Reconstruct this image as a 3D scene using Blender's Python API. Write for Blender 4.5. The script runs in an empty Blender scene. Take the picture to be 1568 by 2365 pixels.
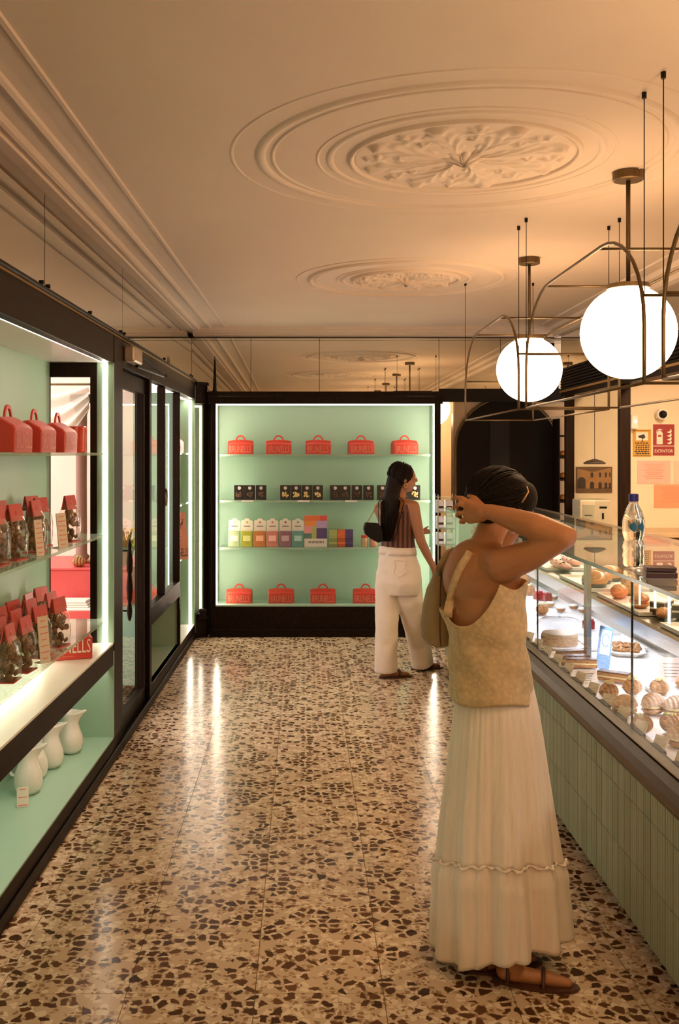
import bpy, bmesh, math, random
import numpy as np
from mathutils import Vector, Matrix, Euler
random.seed(7)
rng = np.random.default_rng(11)
S = bpy.context.scene
COL = S.collection
PI = math.pi
R = math.radians

# ------------------------------------------------------------------ camera, world, exposure
F, VX, VY, EYE = 2300.0, 704.0, 1048.0, 1.68     # focal length and vanishing point in photo pixels, eye height in metres
cam = bpy.data.cameras.new('camera')
camo = bpy.data.objects.new('camera', cam)
COL.objects.link(camo)
camo.location = (0, 0, EYE)
camo.rotation_euler = (PI / 2, 0, 0)
cam.sensor_fit = 'VERTICAL'
cam.sensor_height = 36.0
cam.sensor_width = 36.0 * 1568 / 2365
cam.lens = F / 2365 * 36.0
cam.shift_x = (784 - VX) / 2365
cam.shift_y = -(1182.5 - VY) / 2365
cam.clip_start = 0.05
S.camera = camo
S.view_settings.view_transform = 'Standard'
S.view_settings.look = 'None'
S.view_settings.gamma = 1.0
S.view_settings.exposure = 1.47
S.cycles.use_denoising = True
S.cycles.use_adaptive_sampling = True
S.cycles.adaptive_threshold = 0.04
S.cycles.max_bounces = 8
S.cycles.diffuse_bounces = 4
S.cycles.glossy_bounces = 4
S.cycles.transparent_max_bounces = 16
S.cycles.sample_clamp_indirect = 6.0
S.cycles.caustics_reflective = False
S.cycles.caustics_refractive = False
W = bpy.data.worlds.new('world')
S.world = W
W.use_nodes = True
bg = W.node_tree.nodes['Background']
bg.inputs[0].default_value = (1.0, 0.86, 0.82, 1)
bg.inputs[1].default_value = 1.6

# light strengths (lamps of the shop, shared by unseen ones added as fill)
GLOBE = (1.0, 0.63, 0.335)
GLOBE_L = 7.7
LED = (1.0, 0.82, 0.64)
LED_L = 9.0
CASE = (0.84, 0.84, 1.0)

# ------------------------------------------------------------------ materials
MATS = {}
def new_mat(name):
    m = bpy.data.materials.new(name)
    m.use_nodes = True
    MATS[name] = m
    nt = m.node_tree
    return m, nt, nt.nodes['Principled BSDF'], nt.nodes['Material Output']

def N(nt, typ, **kw):
    n = nt.nodes.new(typ)
    for k, v in kw.items():
        if k in n.inputs.keys():
            n.inputs[k].default_value = v
        else:
            setattr(n, k, v)
    return n

def mat(name, col, rough=0.5, metal=0.0, var=0.12, scale=12.0, bump=0.0, bscale=80.0, spec=0.5, sheen=0.0, stretch=(1, 1, 1), sss=0.0, coat=0.0):
    m, nt, b, out = new_mat(name)
    tc = N(nt, 'ShaderNodeTexCoord')
    mp = N(nt, 'ShaderNodeMapping')
    mp.inputs['Scale'].default_value = stretch
    nt.links.new(tc.outputs['Object'], mp.inputs[0])
    nz = N(nt, 'ShaderNodeTexNoise', Scale=scale, Detail=4.0)
    nt.links.new(mp.outputs[0], nz.inputs['Vector'])
    mx = N(nt, 'ShaderNodeMix', data_type='RGBA')
    c = np.array(col)
    mx.inputs['A'].default_value = (*np.clip(c * (1 - var), 0, 1), 1)
    mx.inputs['B'].default_value = (*np.clip(c * (1 + var), 0, 1), 1)
    nt.links.new(nz.outputs['Fac'], mx.inputs['Factor'])
    nt.links.new(mx.outputs['Result'], b.inputs['Base Color'])
    b.inputs['Roughness'].default_value = rough
    b.inputs['Metallic'].default_value = metal
    b.inputs['Specular IOR Level'].default_value = spec
    b.inputs['Sheen Weight'].default_value = sheen
    b.inputs['Coat Weight'].default_value = coat
    if sss:
        b.inputs['Subsurface Weight'].default_value = sss
        b.inputs['Subsurface Radius'].default_value = (0.02, 0.008, 0.004)
    if bump:
        n2 = N(nt, 'ShaderNodeTexNoise', Scale=bscale, Detail=3.0)
        nt.links.new(mp.outputs[0], n2.inputs['Vector'])
        bp = N(nt, 'ShaderNodeBump', Strength=bump, Distance=0.01)
        nt.links.new(n2.outputs['Fac'], bp.inputs['Height'])
        nt.links.new(bp.outputs[0], b.inputs['Normal'])
    return m

def emis(name, col, strength):
    m, nt, b, out = new_mat(name)
    nt.nodes.remove(b)
    e = N(nt, 'ShaderNodeEmission')
    e.inputs[0].default_value = (*col, 1)
    e.inputs[1].default_value = strength
    nt.links.new(e.outputs[0], out.inputs[0])
    return m

def pane(name, tint=(0.96, 0.98, 0.96), haze=0.0, hazecol=(0.8, 0.9, 0.85), ior=1.5, rough=0.0):
    """thin glass: see-through with Fresnel reflection and an optional milky share"""
    m, nt, b, out = new_mat(name)
    nt.nodes.remove(b)
    t = N(nt, 'ShaderNodeBsdfTransparent'); t.inputs[0].default_value = (*tint, 1)
    g = N(nt, 'ShaderNodeBsdfGlossy'); g.inputs['Roughness'].default_value = rough
    g.inputs[0].default_value = (1, 1, 1, 1)
    fr0 = N(nt, 'ShaderNodeFresnel', IOR=ior)
    gm = N(nt, 'ShaderNodeNewGeometry')
    inv = N(nt, 'ShaderNodeMath', operation='SUBTRACT'); inv.inputs[0].default_value = 1.0
    nt.links.new(gm.outputs['Backfacing'], inv.inputs[1])
    fr = N(nt, 'ShaderNodeMath', operation='MULTIPLY')          # reflect once per pane, at its outer face
    nt.links.new(fr0.outputs[0], fr.inputs[0]); nt.links.new(inv.outputs[0], fr.inputs[1])
    body = t
    if haze:
        d = N(nt, 'ShaderNodeBsdfDiffuse'); d.inputs[0].default_value = (*hazecol, 1)
        h = N(nt, 'ShaderNodeMixShader'); h.inputs[0].default_value = haze
        nt.links.new(t.outputs[0], h.inputs[1]); nt.links.new(d.outputs[0], h.inputs[2])
        body = h
    mx = N(nt, 'ShaderNodeMixShader')
    nt.links.new(fr.outputs[0], mx.inputs[0])
    nt.links.new(body.outputs[0], mx.inputs[1]); nt.links.new(g.outputs[0], mx.inputs[2])
    nt.links.new(mx.outputs[0], out.inputs[0])
    return m

def wood(name, col, rough=0.35, axis=2):
    m, nt, b, out = new_mat(name)
    tc = N(nt, 'ShaderNodeTexCoord'); mp = N(nt, 'ShaderNodeMapping')
    sc = [14, 14, 14]; sc[axis] = 1.2
    mp.inputs['Scale'].default_value = sc
    nt.links.new(tc.outputs['Object'], mp.inputs[0])
    nz = N(nt, 'ShaderNodeTexNoise', Scale=3.0, Detail=6.0, Distortion=0.8)
    nt.links.new(mp.outputs[0], nz.inputs['Vector'])
    cr = N(nt, 'ShaderNodeValToRGB')
    c = np.array(col)
    cr.color_ramp.elements[0].position = 0.3; cr.color_ramp.elements[0].color = (*(c * 0.55), 1)
    cr.color_ramp.elements[1].position = 0.75; cr.color_ramp.elements[1].color = (*(c * 1.35), 1)
    nt.links.new(nz.outputs['Fac'], cr.inputs[0]); nt.links.new(cr.outputs[0], b.inputs['Base Color'])
    bp = N(nt, 'ShaderNodeBump', Strength=0.12, Distance=0.01)
    nt.links.new(nz.outputs['Fac'], bp.inputs['Height']); nt.links.new(bp.outputs[0], b.inputs['Normal'])
    b.inputs['Roughness'].default_value = rough
    b.inputs['Specular IOR Level'].default_value = 0.10
    return m

def terrazzo(name):
    m, nt, b, out = new_mat(name)
    geo = N(nt, 'ShaderNodeNewGeometry')
    # wobble the coordinates so that the chips get ragged outlines
    wn = N(nt, 'ShaderNodeTexNoise', Scale=55.0, Detail=2.0)
    nt.links.new(geo.outputs['Position'], wn.inputs['Vector'])
    sub = N(nt, 'ShaderNodeVectorMath', operation='SUBTRACT'); sub.inputs[1].default_value = (0.5, 0.5, 0.5)
    nt.links.new(wn.outputs['Color'], sub.inputs[0])
    scl = N(nt, 'ShaderNodeVectorMath', operation='SCALE'); scl.inputs['Scale'].default_value = 0.018
    nt.links.new(sub.outputs[0], scl.inputs[0])
    add = N(nt, 'ShaderNodeVectorMath', operation='ADD')
    nt.links.new(geo.outputs['Position'], add.inputs[0]); nt.links.new(scl.outputs[0], add.inputs[1])
    def layer(scale, keep, r0, r1, offs):
        mp = N(nt, 'ShaderNodeMapping'); mp.inputs['Location'].default_value = offs
        mp.inputs['Scale'].default_value = (1.0, 1.0, 0.0)
        nt.links.new(add.outputs[0], mp.inputs[0])
        v = N(nt, 'ShaderNodeTexVoronoi', Scale=scale); v.voronoi_dimensions = '2D'
        nt.links.new(mp.outputs[0], v.inputs['Vector'])
        e = N(nt, 'ShaderNodeTexVoronoi', Scale=scale); e.voronoi_dimensions = '2D'; e.feature = 'DISTANCE_TO_EDGE'
        nt.links.new(mp.outputs[0], e.inputs['Vector'])
        sep = N(nt, 'ShaderNodeSeparateColor'); nt.links.new(v.outputs['Color'], sep.inputs[0])
        k = N(nt, 'ShaderNodeMath', operation='LESS_THAN'); k.inputs[1].default_value = keep
        nt.links.new(sep.outputs[0], k.inputs[0])
        edge = N(nt, 'ShaderNodeMapRange'); edge.inputs[1].default_value = r0; edge.inputs[2].default_value = r1
        nt.links.new(e.outputs['Distance'], edge.inputs[0])
        mul = N(nt, 'ShaderNodeMath', operation='MULTIPLY')
        nt.links.new(k.outputs[0], mul.inputs[0]); nt.links.new(edge.outputs[0], mul.inputs[1])
        return mul, sep
    big, sb = layer(26.0, 0.48, 0.11, 0.18, (3.1, 0.4, 0))
    small, ss = layer(52.0, 0.34, 0.12, 0.2, (0.3, 7.4, 0))
    pale, sp = layer(34.0, 0.45, 0.06, 0.14, (9.3, 1.4, 0))
    base = N(nt, 'ShaderNodeMix', data_type='RGBA')
    base.inputs['A'].default_value = (0.62, 0.47, 0.32, 1); base.inputs['B'].default_value = (0.80, 0.67, 0.50, 1)
    nt.links.new(pale.outputs[0], base.inputs['Factor'])
    m1 = N(nt, 'ShaderNodeMix', data_type='RGBA'); m1.inputs['B'].default_value = (0.34, 0.22, 0.12, 1)
    nt.links.new(small.outputs[0], m1.inputs['Factor']); nt.links.new(base.outputs['Result'], m1.inputs['A'])
    dk = N(nt, 'ShaderNodeMix', data_type='RGBA')
    dk.inputs['A'].default_value = (0.055, 0.025, 0.011, 1); dk.inputs['B'].default_value = (0.16, 0.072, 0.030, 1)
    nt.links.new(sb.outputs[1], dk.inputs['Factor'])
    m2 = N(nt, 'ShaderNodeMix', data_type='RGBA')
    nt.links.new(big.outputs[0], m2.inputs['Factor']); nt.links.new(m1.outputs['Result'], m2.inputs['A']); nt.links.new(dk.outputs['Result'], m2.inputs['B'])
    nt.links.new(m2.outputs['Result'], b.inputs['Base Color'])
    rn = N(nt, 'ShaderNodeTexNoise', Scale=3.0, Detail=3.0); nt.links.new(geo.outputs['Position'], rn.inputs['Vector'])
    rr = N(nt, 'ShaderNodeMapRange'); rr.inputs[3].default_value = 0.12; rr.inputs[4].default_value = 0.24
    nt.links.new(rn.outputs['Fac'], rr.inputs[0]); nt.links.new(rr.outputs[0], b.inputs['Roughness'])
    b.inputs['Specular IOR Level'].default_value = 0.08
    return m

M = {}
M['floor'] = terrazzo('terrazzo')
M['grout'] = mat('grout', (0.30, 0.21, 0.13), 0.8)
M['ceiling'] = mat('ceiling_plaster', (0.68, 0.55, 0.44), 0.85, var=0.05, scale=2.0, bump=0.05, bscale=60)
M['plaster'] = mat('moulding_plaster', (0.69, 0.56, 0.45), 0.75, var=0.06, scale=6.0)
M['wood'] = wood('dark_wood', (0.014, 0.0065, 0.0032), 0.45)
M['woodh'] = wood('dark_wood_rail', (0.014, 0.0065, 0.0032), 0.45, axis=1)
M['black'] = mat('black_trim', (0.010, 0.008, 0.007), 0.45, spec=0.15)
M['gold'] = mat('gilt_line', (0.55, 0.33, 0.12), 0.35, metal=0.8)
M['brass'] = mat('aged_brass', (0.14, 0.09, 0.04), 0.45, metal=0.7, var=0.3, scale=30)
M['green'] = mat('mint_lacquer', (0.345, 0.545, 0.42), 0.45, var=0.03, scale=3.0)
M['greend'] = mat('mint_floor', (0.38, 0.60, 0.48), 0.35, var=0.03, scale=3.0)
M['white'] = mat('white_lacquer', (0.86, 0.83, 0.78), 0.3, var=0.03)
M['mirror'] = mat('mirror_silver', (0.74, 0.72, 0.64), 0.015, metal=1.0, var=0.03, scale=2)
M['glass'] = pane('clear_glass')
M['shelfglass'] = pane('milky_shelf_glass', (0.86, 0.94, 0.89), 0.34, (0.66, 0.78, 0.68))
M['caseglass'] = pane('case_glass', (0.97, 0.99, 0.97))
M['steel'] = mat('brushed_steel', (0.42, 0.38, 0.32), 0.28, metal=0.9, var=0.1, scale=40, stretch=(20, 1, 20))
M['led'] = emis('led_light', LED, LED_L)
M['globe'] = emis('globe_light', GLOBE, GLOBE_L)
M['caseled'] = emis('case_light', CASE, 14.0)
M['cream'] = mat('cream_wall', (0.80, 0.68, 0.52), 0.7, var=0.05)
M['tile'] = None
M['red'] = mat('red_card', (0.62, 0.055, 0.035), 0.42, var=0.05)
M['redpale'] = mat('pale_red_print', (0.78, 0.24, 0.17), 0.5)
M['ink'] = mat('dark_ink', (0.03, 0.02, 0.02), 0.6)
M['paper'] = mat('paper', (0.80, 0.74, 0.66), 0.7, var=0.04)
M['ceramic'] = mat('white_ceramic', (0.80, 0.78, 0.72), 0.12, var=0.02, coat=0.3)

# ------------------------------------------------------------------ mesh helpers
class MB:
    def __init__(self):
        self.v = []; self.f = []
    def add(self, vs, fs):
        o = len(self.v)
        self.v += [tuple(p) for p in vs]
        self.f += [tuple(i + o for i in f) for f in fs]
        return self
    def box(self, x0, x1, y0, y1, z0, z1):
        vs = [(x, y, z) for z in (z0, z1) for y in (y0, y1) for x in (x0, x1)]
        return self.add(vs, [(0, 2, 3, 1), (4, 5, 7, 6), (0, 1, 5, 4), (2, 6, 7, 3), (0, 4, 6, 2), (1, 3, 7, 5)])
    def prism(self, pts, a, b, axis='y'):
        """extrude a closed 2-D outline from a to b along an axis"""
        def P(p, t):
            return (p[0], t, p[1]) if axis == 'y' else (t, p[0], p[1]) if axis == 'x' else (p[0], p[1], t)
        n = len(pts)
        vs = [P(p, a) for p in pts] + [P(p, b) for p in pts]
        fs = [tuple(range(n))[::-1], tuple(range(n, 2 * n))] + [(i, (i + 1) % n, n + (i + 1) % n, n + i) for i in range(n)]
        return self.add(vs, fs)
    def lathe(self, prof, n=24, c=(0, 0, 0), sx=1.0, sy=1.0, cap=True):
        vs = []; fs = []
        for r, z in prof:
            for k in range(n):
                a = 2 * PI * k / n
                vs.append((c[0] + r * sx * math.cos(a), c[1] + r * sy * math.sin(a), c[2] + z))
        m = len(prof)
        for j in range(m - 1):
            for k in range(n):
                fs.append((j * n + k, j * n + (k + 1) % n, (j + 1) * n + (k + 1) % n, (j + 1) * n + k))
        if cap:
            fs.append(tuple(range(n))[::-1]); fs.append(tuple((m - 1) * n + k for k in range(n)))
        return self.add(vs, fs)
    def loft(self, rings, cap0=True, cap1=True, closed=True):
        n = len(rings[0]); m = len(rings)
        vs = [p for r in rings for p in r]
        fs = []
        for j in range(m - 1):
            for k in range(n if closed else n - 1):
                fs.append((j * n + k, j * n + (k + 1) % n, (j + 1) * n + (k + 1) % n, (j + 1) * n + k))
        if cap0: fs.append(tuple(range(n))[::-1])
        if cap1: fs.append(tuple((m - 1) * n + k for k in range(n)))
        return self.add(vs, fs)
    def tube(self, path, r, n=8, closed=False, cap=True):
        pts = [Vector(p) for p in path]; m = len(pts)
        rad = r if hasattr(r, '__len__') else [r] * m
        rings = []; up = None
        for i, p in enumerate(pts):
            a = pts[(i - 1) % m] if (closed or i > 0) else p
            b = pts[(i + 1) % m] if (closed or i < m - 1) else p
            t = (b - a).normalized()
            if up is None:
                up = t.orthogonal().normalized()
            else:
                up = (up - t * up.dot(t))
                up = up.normalized() if up.length > 1e-6 else t.orthogonal().normalized()
            s = t.cross(up)
            rings.append([p + (up * math.cos(2 * PI * k / n) + s * math.sin(2 * PI * k / n)) * rad[i] for k in range(n)])
        if closed:
            rings.append(rings[0])
            return self.loft(rings, False, False)
        return self.loft(rings, cap, cap)
    def ball(self, c, r, n=16, m=10, s=(1, 1, 1)):
        prof = [(max(1e-4, math.sin(PI * j / m)), -math.cos(PI * j / m)) for j in range(m + 1)]
        vs = []; o = len(self.v)
        self.lathe(prof, n)
        for i in range(o, len(self.v)):
            x, y, z = self.v[i]
            self.v[i] = (c[0] + x * r * s[0], c[1] + y * r * s[1], c[2] + z * r * s[2])
        return self
    def mesh(self, name):
        me = bpy.data.meshes.new(name)
        me.from_pydata(self.v, [], self.f)
        me.validate(); me.update()
        bm = bmesh.new(); bm.from_mesh(me)
        bmesh.ops.recalc_face_normals(bm, faces=bm.faces)
        bm.to_mesh(me); bm.free()
        return me
    def build(self, name, m, parent=None, smooth=False, bevel=0.0, seg=2, auto=False):
        return link(name, self.mesh(name), m, parent, smooth, bevel, seg, auto)

def link(name, me, m, parent=None, smooth=False, bevel=0.0, seg=2, auto=False):
    o = bpy.data.objects.new(name, me)
    COL.objects.link(o)
    if m is not None and not me.materials:
        me.materials.append(m)
    if smooth:
        me.shade_smooth()
    if bevel:
        bv = o.modifiers.new('bevel', 'BEVEL'); bv.width = bevel; bv.segments = seg; bv.limit_method = 'ANGLE'
    if parent is not None:
        o.parent = parent
        o.matrix_parent_inverse = Matrix()
    return o

def box(name, b, m, parent=None, bevel=0.0):
    """one box as one object; b = x0,x1,y0,y1,z0,z1 in the parent's space"""
    c = ((b[0] + b[1]) / 2, (b[2] + b[3]) / 2, (b[4] + b[5]) / 2)
    mb = MB().box(b[0] - c[0], b[1] - c[0], b[2] - c[1], b[3] - c[1], b[4] - c[2], b[5] - c[2])
    o = mb.build(name, m, parent, bevel=bevel)
    o.location = c
    return o

def thing(name, label, cat, loc=(0, 0, 0), rz=0.0, group=None):
    o = bpy.data.objects.new(name, None)
    COL.objects.link(o)
    o.empty_display_size = 0.05
    o.location = loc; o.rotation_euler = (0, 0, rz)
    return tag(o, label, cat, group)

def tag(o, label, cat, group=None, kind=None):
    o['label'] = label; o['category'] = cat
    if group: o['group'] = group
    if kind: o['kind'] = kind
    return o

def struct(o, label=None):
    o['kind'] = 'structure'
    if label: o['label'] = label
    return o

def dup(root, loc, rz=None, label=None, group=None, scale=None):
    r = root.copy(); COL.objects.link(r)
    r.location = loc
    if rz is not None: r.rotation_euler = (0, 0, rz)
    if scale is not None: r.scale = scale if hasattr(scale, '__len__') else (scale,) * 3
    if label: r['label'] = label
    if group: r['group'] = group
    for ch in list(root.children):
        c = ch.copy(); COL.objects.link(c); c.parent = r
        for g in list(ch.children):
            d = g.copy(); COL.objects.link(d); d.parent = c
    return r

def at(x, y, d):
    """the point at depth d behind photo pixel x, y"""
    return Vector(((x - VX) * d / F, d, EYE - (y - VY) * d / F))

_txt = {}
def text_mesh(s, h, w=None, align='CENTER'):
    key = (s, h, w, align)
    if key in _txt: return _txt[key]
    cu = bpy.data.curves.new('lettering', 'FONT')
    cu.body = s; cu.align_x = align; cu.align_y = 'CENTER'; cu.resolution_u = 2
    ob = bpy.data.objects.new('lettering', cu)
    COL.objects.link(ob)
    bpy.context.view_layer.update()
    dg = bpy.context.evaluated_depsgraph_get()
    me = bpy.data.meshes.new_from_object(ob.evaluated_get(dg))
    bpy.data.objects.remove(ob); bpy.data.curves.remove(cu)
    co = np.array([v.co[:] for v in me.vertices])
    mn, mx = co.min(0), co.max(0)
    sy = h / max(1e-6, mx[1] - mn[1])
    sx = (w / max(1e-6, mx[0] - mn[0])) if w else sy
    cx = (mn[0] + mx[0]) / 2; cy = (mn[1] + mx[1]) / 2
    for v, p in zip(me.vertices, co):
        v.co = ((p[0] - cx) * sx, 0.0, (p[1] - cy) * sy)      # stands in the x-z plane, faces -y
    me.name = 'lettering'
    _txt[key] = me
    return me

def text(name, s, h, w, m, parent, loc, rot=(0, 0, 0)):
    me = text_mesh(s, h, w).copy()
    me.materials.clear()
    o = link(name, me, m, parent)
    o.location = loc; o.rotation_euler = rot
    return o
def print_lines(name, h, w, n, m, parent, loc, rot=(0, 0, 0)):
    """print too small to read in the photograph: rows of short strokes"""
    mb = MB(); rn = random.Random(int(w * 1e5) + n)
    for i in range(n):
        z = (i + 0.5) / n * h - h / 2; x = -w / 2 * rn.uniform(0.8, 1.0)
        while x < w / 2 * 0.9:
            l = min(w * rn.uniform(0.08, 0.2), w / 2 - x)
            mb.box(x, x + l, -0.0004, 0.0, z - h / n * 0.28, z + h / n * 0.28); x += l + w * 0.05
    o = mb.build(name, m, parent); o.location = loc; o.rotation_euler = rot
    return o
LEFT = []      # top-level things of the left run, turned 0.7 degrees about the far corner at the end

# ================================================================== SETTING
YB = 9.13          # front plane of the back cabinet
CEIL = 2.83
# floor: tiles 0.4 m, each its own piece
fl = MB().box(-5.5, 4.2, -2.6, 12.2, -0.08, -0.003).build('floor', M['grout'])
struct(fl, 'polished terrazzo floor with brown and cream chips')
tm = MB().box(-0.1988, 0.1988, -0.1988, 0.1988, -0.02, 0.0).mesh('floor_tile')
tm.materials.append(M['floor'])
for i in range(-4, 7):
    for j in range(1, 25):
        x, y = 0.045 + i * 0.4, j * 0.4 + 0.1
        vis = -1.25 < x < 1.35
        if not vis: continue
        o = bpy.data.objects.new('floor_tile', tm); COL.objects.link(o); o.parent = fl; o.location = (x, y, 0)
rest = MB()
for b in ((-5.4, -1.355, -2.5, 12.1), (1.445, 4.1, -2.5, 12.1), (-1.355, 1.445, -2.5, 0.3), (-1.355, 1.445, 9.9, 12.1)):
    rest.box(b[0], b[1], b[2], b[3], -0.02, 0.0)
ro = rest.build('terrazzo_border', M['floor'], fl)

# ceiling
ce = MB().box(-1.5, 4.0, -2.5, 12.0, CEIL, CEIL + 0.1).build('ceiling', M['ceiling'])
struct(ce, 'warm plaster ceiling with mouldings')
# cornice along the left wall: cove, beads and flat fillets (profile in x-z)
prof = [(-1.6, 2.79), (-0.995, 2.79), (-0.99, 2.80), (-0.975, 2.802), (-0.965, 2.795), (-0.95, 2.80), (-0.935, 2.815), (-0.88, 2.822), (-0.87, 2.812), (-0.855, 2.808), (-0.84, 2.814), (-0.835, 2.826), (-0.80, 2.829), (-0.74, 2.829), (-0.73, 2.822), (-0.715, 2.822), (-0.705, 2.84), (-1.6, 2.84)]
co = MB().prism(prof, -2.5, 9.2).build('cornice', M['plaster'], None)
struct(tag(co, 'moulded plaster cornice where the ceiling meets the mirrored left wall', 'cornice')); del co['category']
co.name = 'trim_1'
LEFT.append(co)
prof = [(YB - 0.02, 2.755), (YB - 0.05, 2.76), (YB - 0.06, 2.775), (YB - 0.09, 2.78), (YB - 0.10, 2.80), (YB - 0.13, 2.803), (YB - 0.15, 2.84), (YB + 0.1, 2.84), (YB + 0.1, 2.755)]
cb = MB().prism(prof, -1.02, 2.40, 'x').build('trim_2', M['plaster']); struct(cb, 'moulded plaster cornice above the back mirrors')
prof = [(2.30, 2.74), (2.27, 2.75), (2.255, 2.78), (2.20, 2.79), (2.18, 2.815), (2.10, 2.82), (2.09, 2.84), (2.5, 2.84), (2.5, 2.74)]
cr_ = MB().prism(prof, -2.5, YB).build('trim_3', M['plaster']); struct(cr_, 'moulded plaster cornice above the counter header')

# ceiling medallions: tori, flat fields and an acanthus relief
def medallion(loc, r, label, hs=1.0):
    t = thing('ceiling_medallion', label, 'medallion', loc)
    def ring(rc, w, h):
        p = [(rc - w, 0.002), (rc - w * 0.75, -h * 0.5), (rc - w * 0.3, -h), (rc + w * 0.2, -h * 0.92), (rc + w * 0.6, -h * 0.5), (rc + w, 0.002)]
        MB().lathe(p, 96, cap=False).build('ring', M['plaster'], t, smooth=True)
    for rc, w_, h_ in ((1.14, 0.012, 0.003), (1.0, 0.030, 0.010), (0.94, 0.012, 0.005), (0.72, 0.010, 0.0035), (0.66, 0.022, 0.007), (0.555, 0.016, 0.012)):
        ring(r * rc, r * w_, h_ * hs)
    # relief: eight curling leaves with ribs, rosettes between them and a centre flower
    nr, na = 70, 288
    rr = np.linspace(0.0, 0.53, nr)[:, None]; th = np.linspace(0, 2 * PI, na, endpoint=False)[None, :]
    q = rr / 0.53
    h = 0.003 + 0 * q * th
    k = 8
    ph = ((th * k / (2 * PI)) % 1.0) - 0.5
    wdt = 0.46 * np.sin(np.clip((q - 0.16) / 0.8, 0, 1) * PI) ** 0.6
    lob = wdt * (0.82 + 0.18 * np.cos(q * 34))
    leaf = np.clip(1 - (np.abs(ph) / np.maximum(lob, 1e-3)) ** 2, 0, 1)
    ribs = 0.5 + 0.5 * np.cos((np.abs(ph) * 30 - q * 22))
    curl = np.clip((q - 0.70) / 0.22, 0, 1) * np.clip((0.97 - q) / 0.05, 0, 1)
    h = h + leaf * (0.012 + 0.014 * ribs) * np.clip((0.98 - q) / 0.05, 0, 1) + leaf * curl * 0.022
    ph2 = ((th * k / (2 * PI) + 0.5) % 1.0) - 0.5
    for qc, sz in ((0.80, 0.10), (0.60, 0.06), (0.90, 0.04)):
        dx = ph2 * 2 * PI / k * q; dy = q - qc
        d = np.sqrt(dx ** 2 + dy ** 2)
        ang = np.arctan2(dy, dx)
        h = h + 0.030 * np.clip(1 - d / (sz * (1 + 0.3 * np.cos(5 * ang))), 0, 1) ** 0.7
    h = h + 0.05 * np.clip(1 - q / (0.17 * (1 + 0.22 * np.cos(8 * th))), 0, 1) ** 0.6
    sc = r / 0.72
    rings = [[(r * rr[i, 0] * math.cos(th[0, j]), r * rr[i, 0] * math.sin(th[0, j]), -h[i, j] * sc * 0.45 * hs) for j in range(na)] for i in range(nr)]
    rings[0] = [(1e-4 * math.cos(th[0, j]), 1e-4 * math.sin(th[0, j]), -h[0, j] * sc * 0.45 * hs) for j in range(na)]
    MB().loft(rings, False, False).build('leaf_relief', M['plaster'], t, smooth=True)
    return t
medallion((0.617, 3.87, CEIL), 0.79, 'large round plaster ceiling medallion with acanthus leaves, nearest the camera')
medallion((0.665, 6.56, CEIL), 0.63, 'farther round plaster ceiling medallion towards the back mirrors', 1.7)

# left wall: mirrors above the cabinets, on a backing wall
wl = MB().box(-1.12, -1.06, -2.5, 9.2, 2.30, 2.84).build('wall_left', M['black']); struct(wl, 'left wall above the cabinets, faced with mirrors')
LEFT.append(wl)
seams = [-2.4, -0.5, 0.9, 2.35, 4.23, 5.92, 9.17]
for a, b in zip(seams[:-1], seams[1:]):
    p = MB().box(-1.05, -1.045, a + 0.004, b - 0.004, 2.352, 2.79).build('mirror_panel', M['mirror'], wl)
    for yy in (a + 0.05, b - 0.05, (a + b) / 2):
        MB().lathe([(0.009, -0.004), (0.009, 0.004)], 12).build('clip', M['black'], p)
        c = COL.objects[-1] if False else p.children[-1]
        c.location = (-1.040, yy, 2.40); c.rotation_euler = (0, PI / 2, 0)
# left backing wall behind the cabinets (near part)
wl2 = MB().box(-1.50, -1.40, -2.5, 5.44, 0, 2.84).build('wall_left_lower', M['cream']); struct(wl2, 'plain wall behind the near left cabinet')
LEFT.append(wl2)
wn_ = MB().box(-5.0, 4.0, -2.6, -2.5, 0, 2.9).build('wall_near', M['cream']); struct(wn_, 'cream wall behind the camera')
# back wall: mirrors over the cabinet
wb = MB().box(-1.10, 2.50, YB + 0.06, YB + 0.12, 2.16, 2.84).build('wall_back', M['black']); struct(wb, 'back wall above the mint cabinet, faced with mirrors')
for a, b in ((-1.06, -0.50), (-0.496, 0.131), (0.135, 1.233), (1.237, 1.80), (1.804, 2.36)):
    MB().box(a, b, YB + 0.05, YB + 0.056, 2.25 if b < 1.24 else 2.28, 2.745).build('mirror_panel', M['mirror'], wb)
MB().box(-1.06, 2.36, YB + 0.045, YB + 0.05, 2.745, 2.750).build('mirror_bead', M['black'], wb)
MB().box(-1.06, 2.36, YB + 0.045, YB + 0.05, 2.724, 2.726).build('mirror_bead', M['black'], wb)

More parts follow.
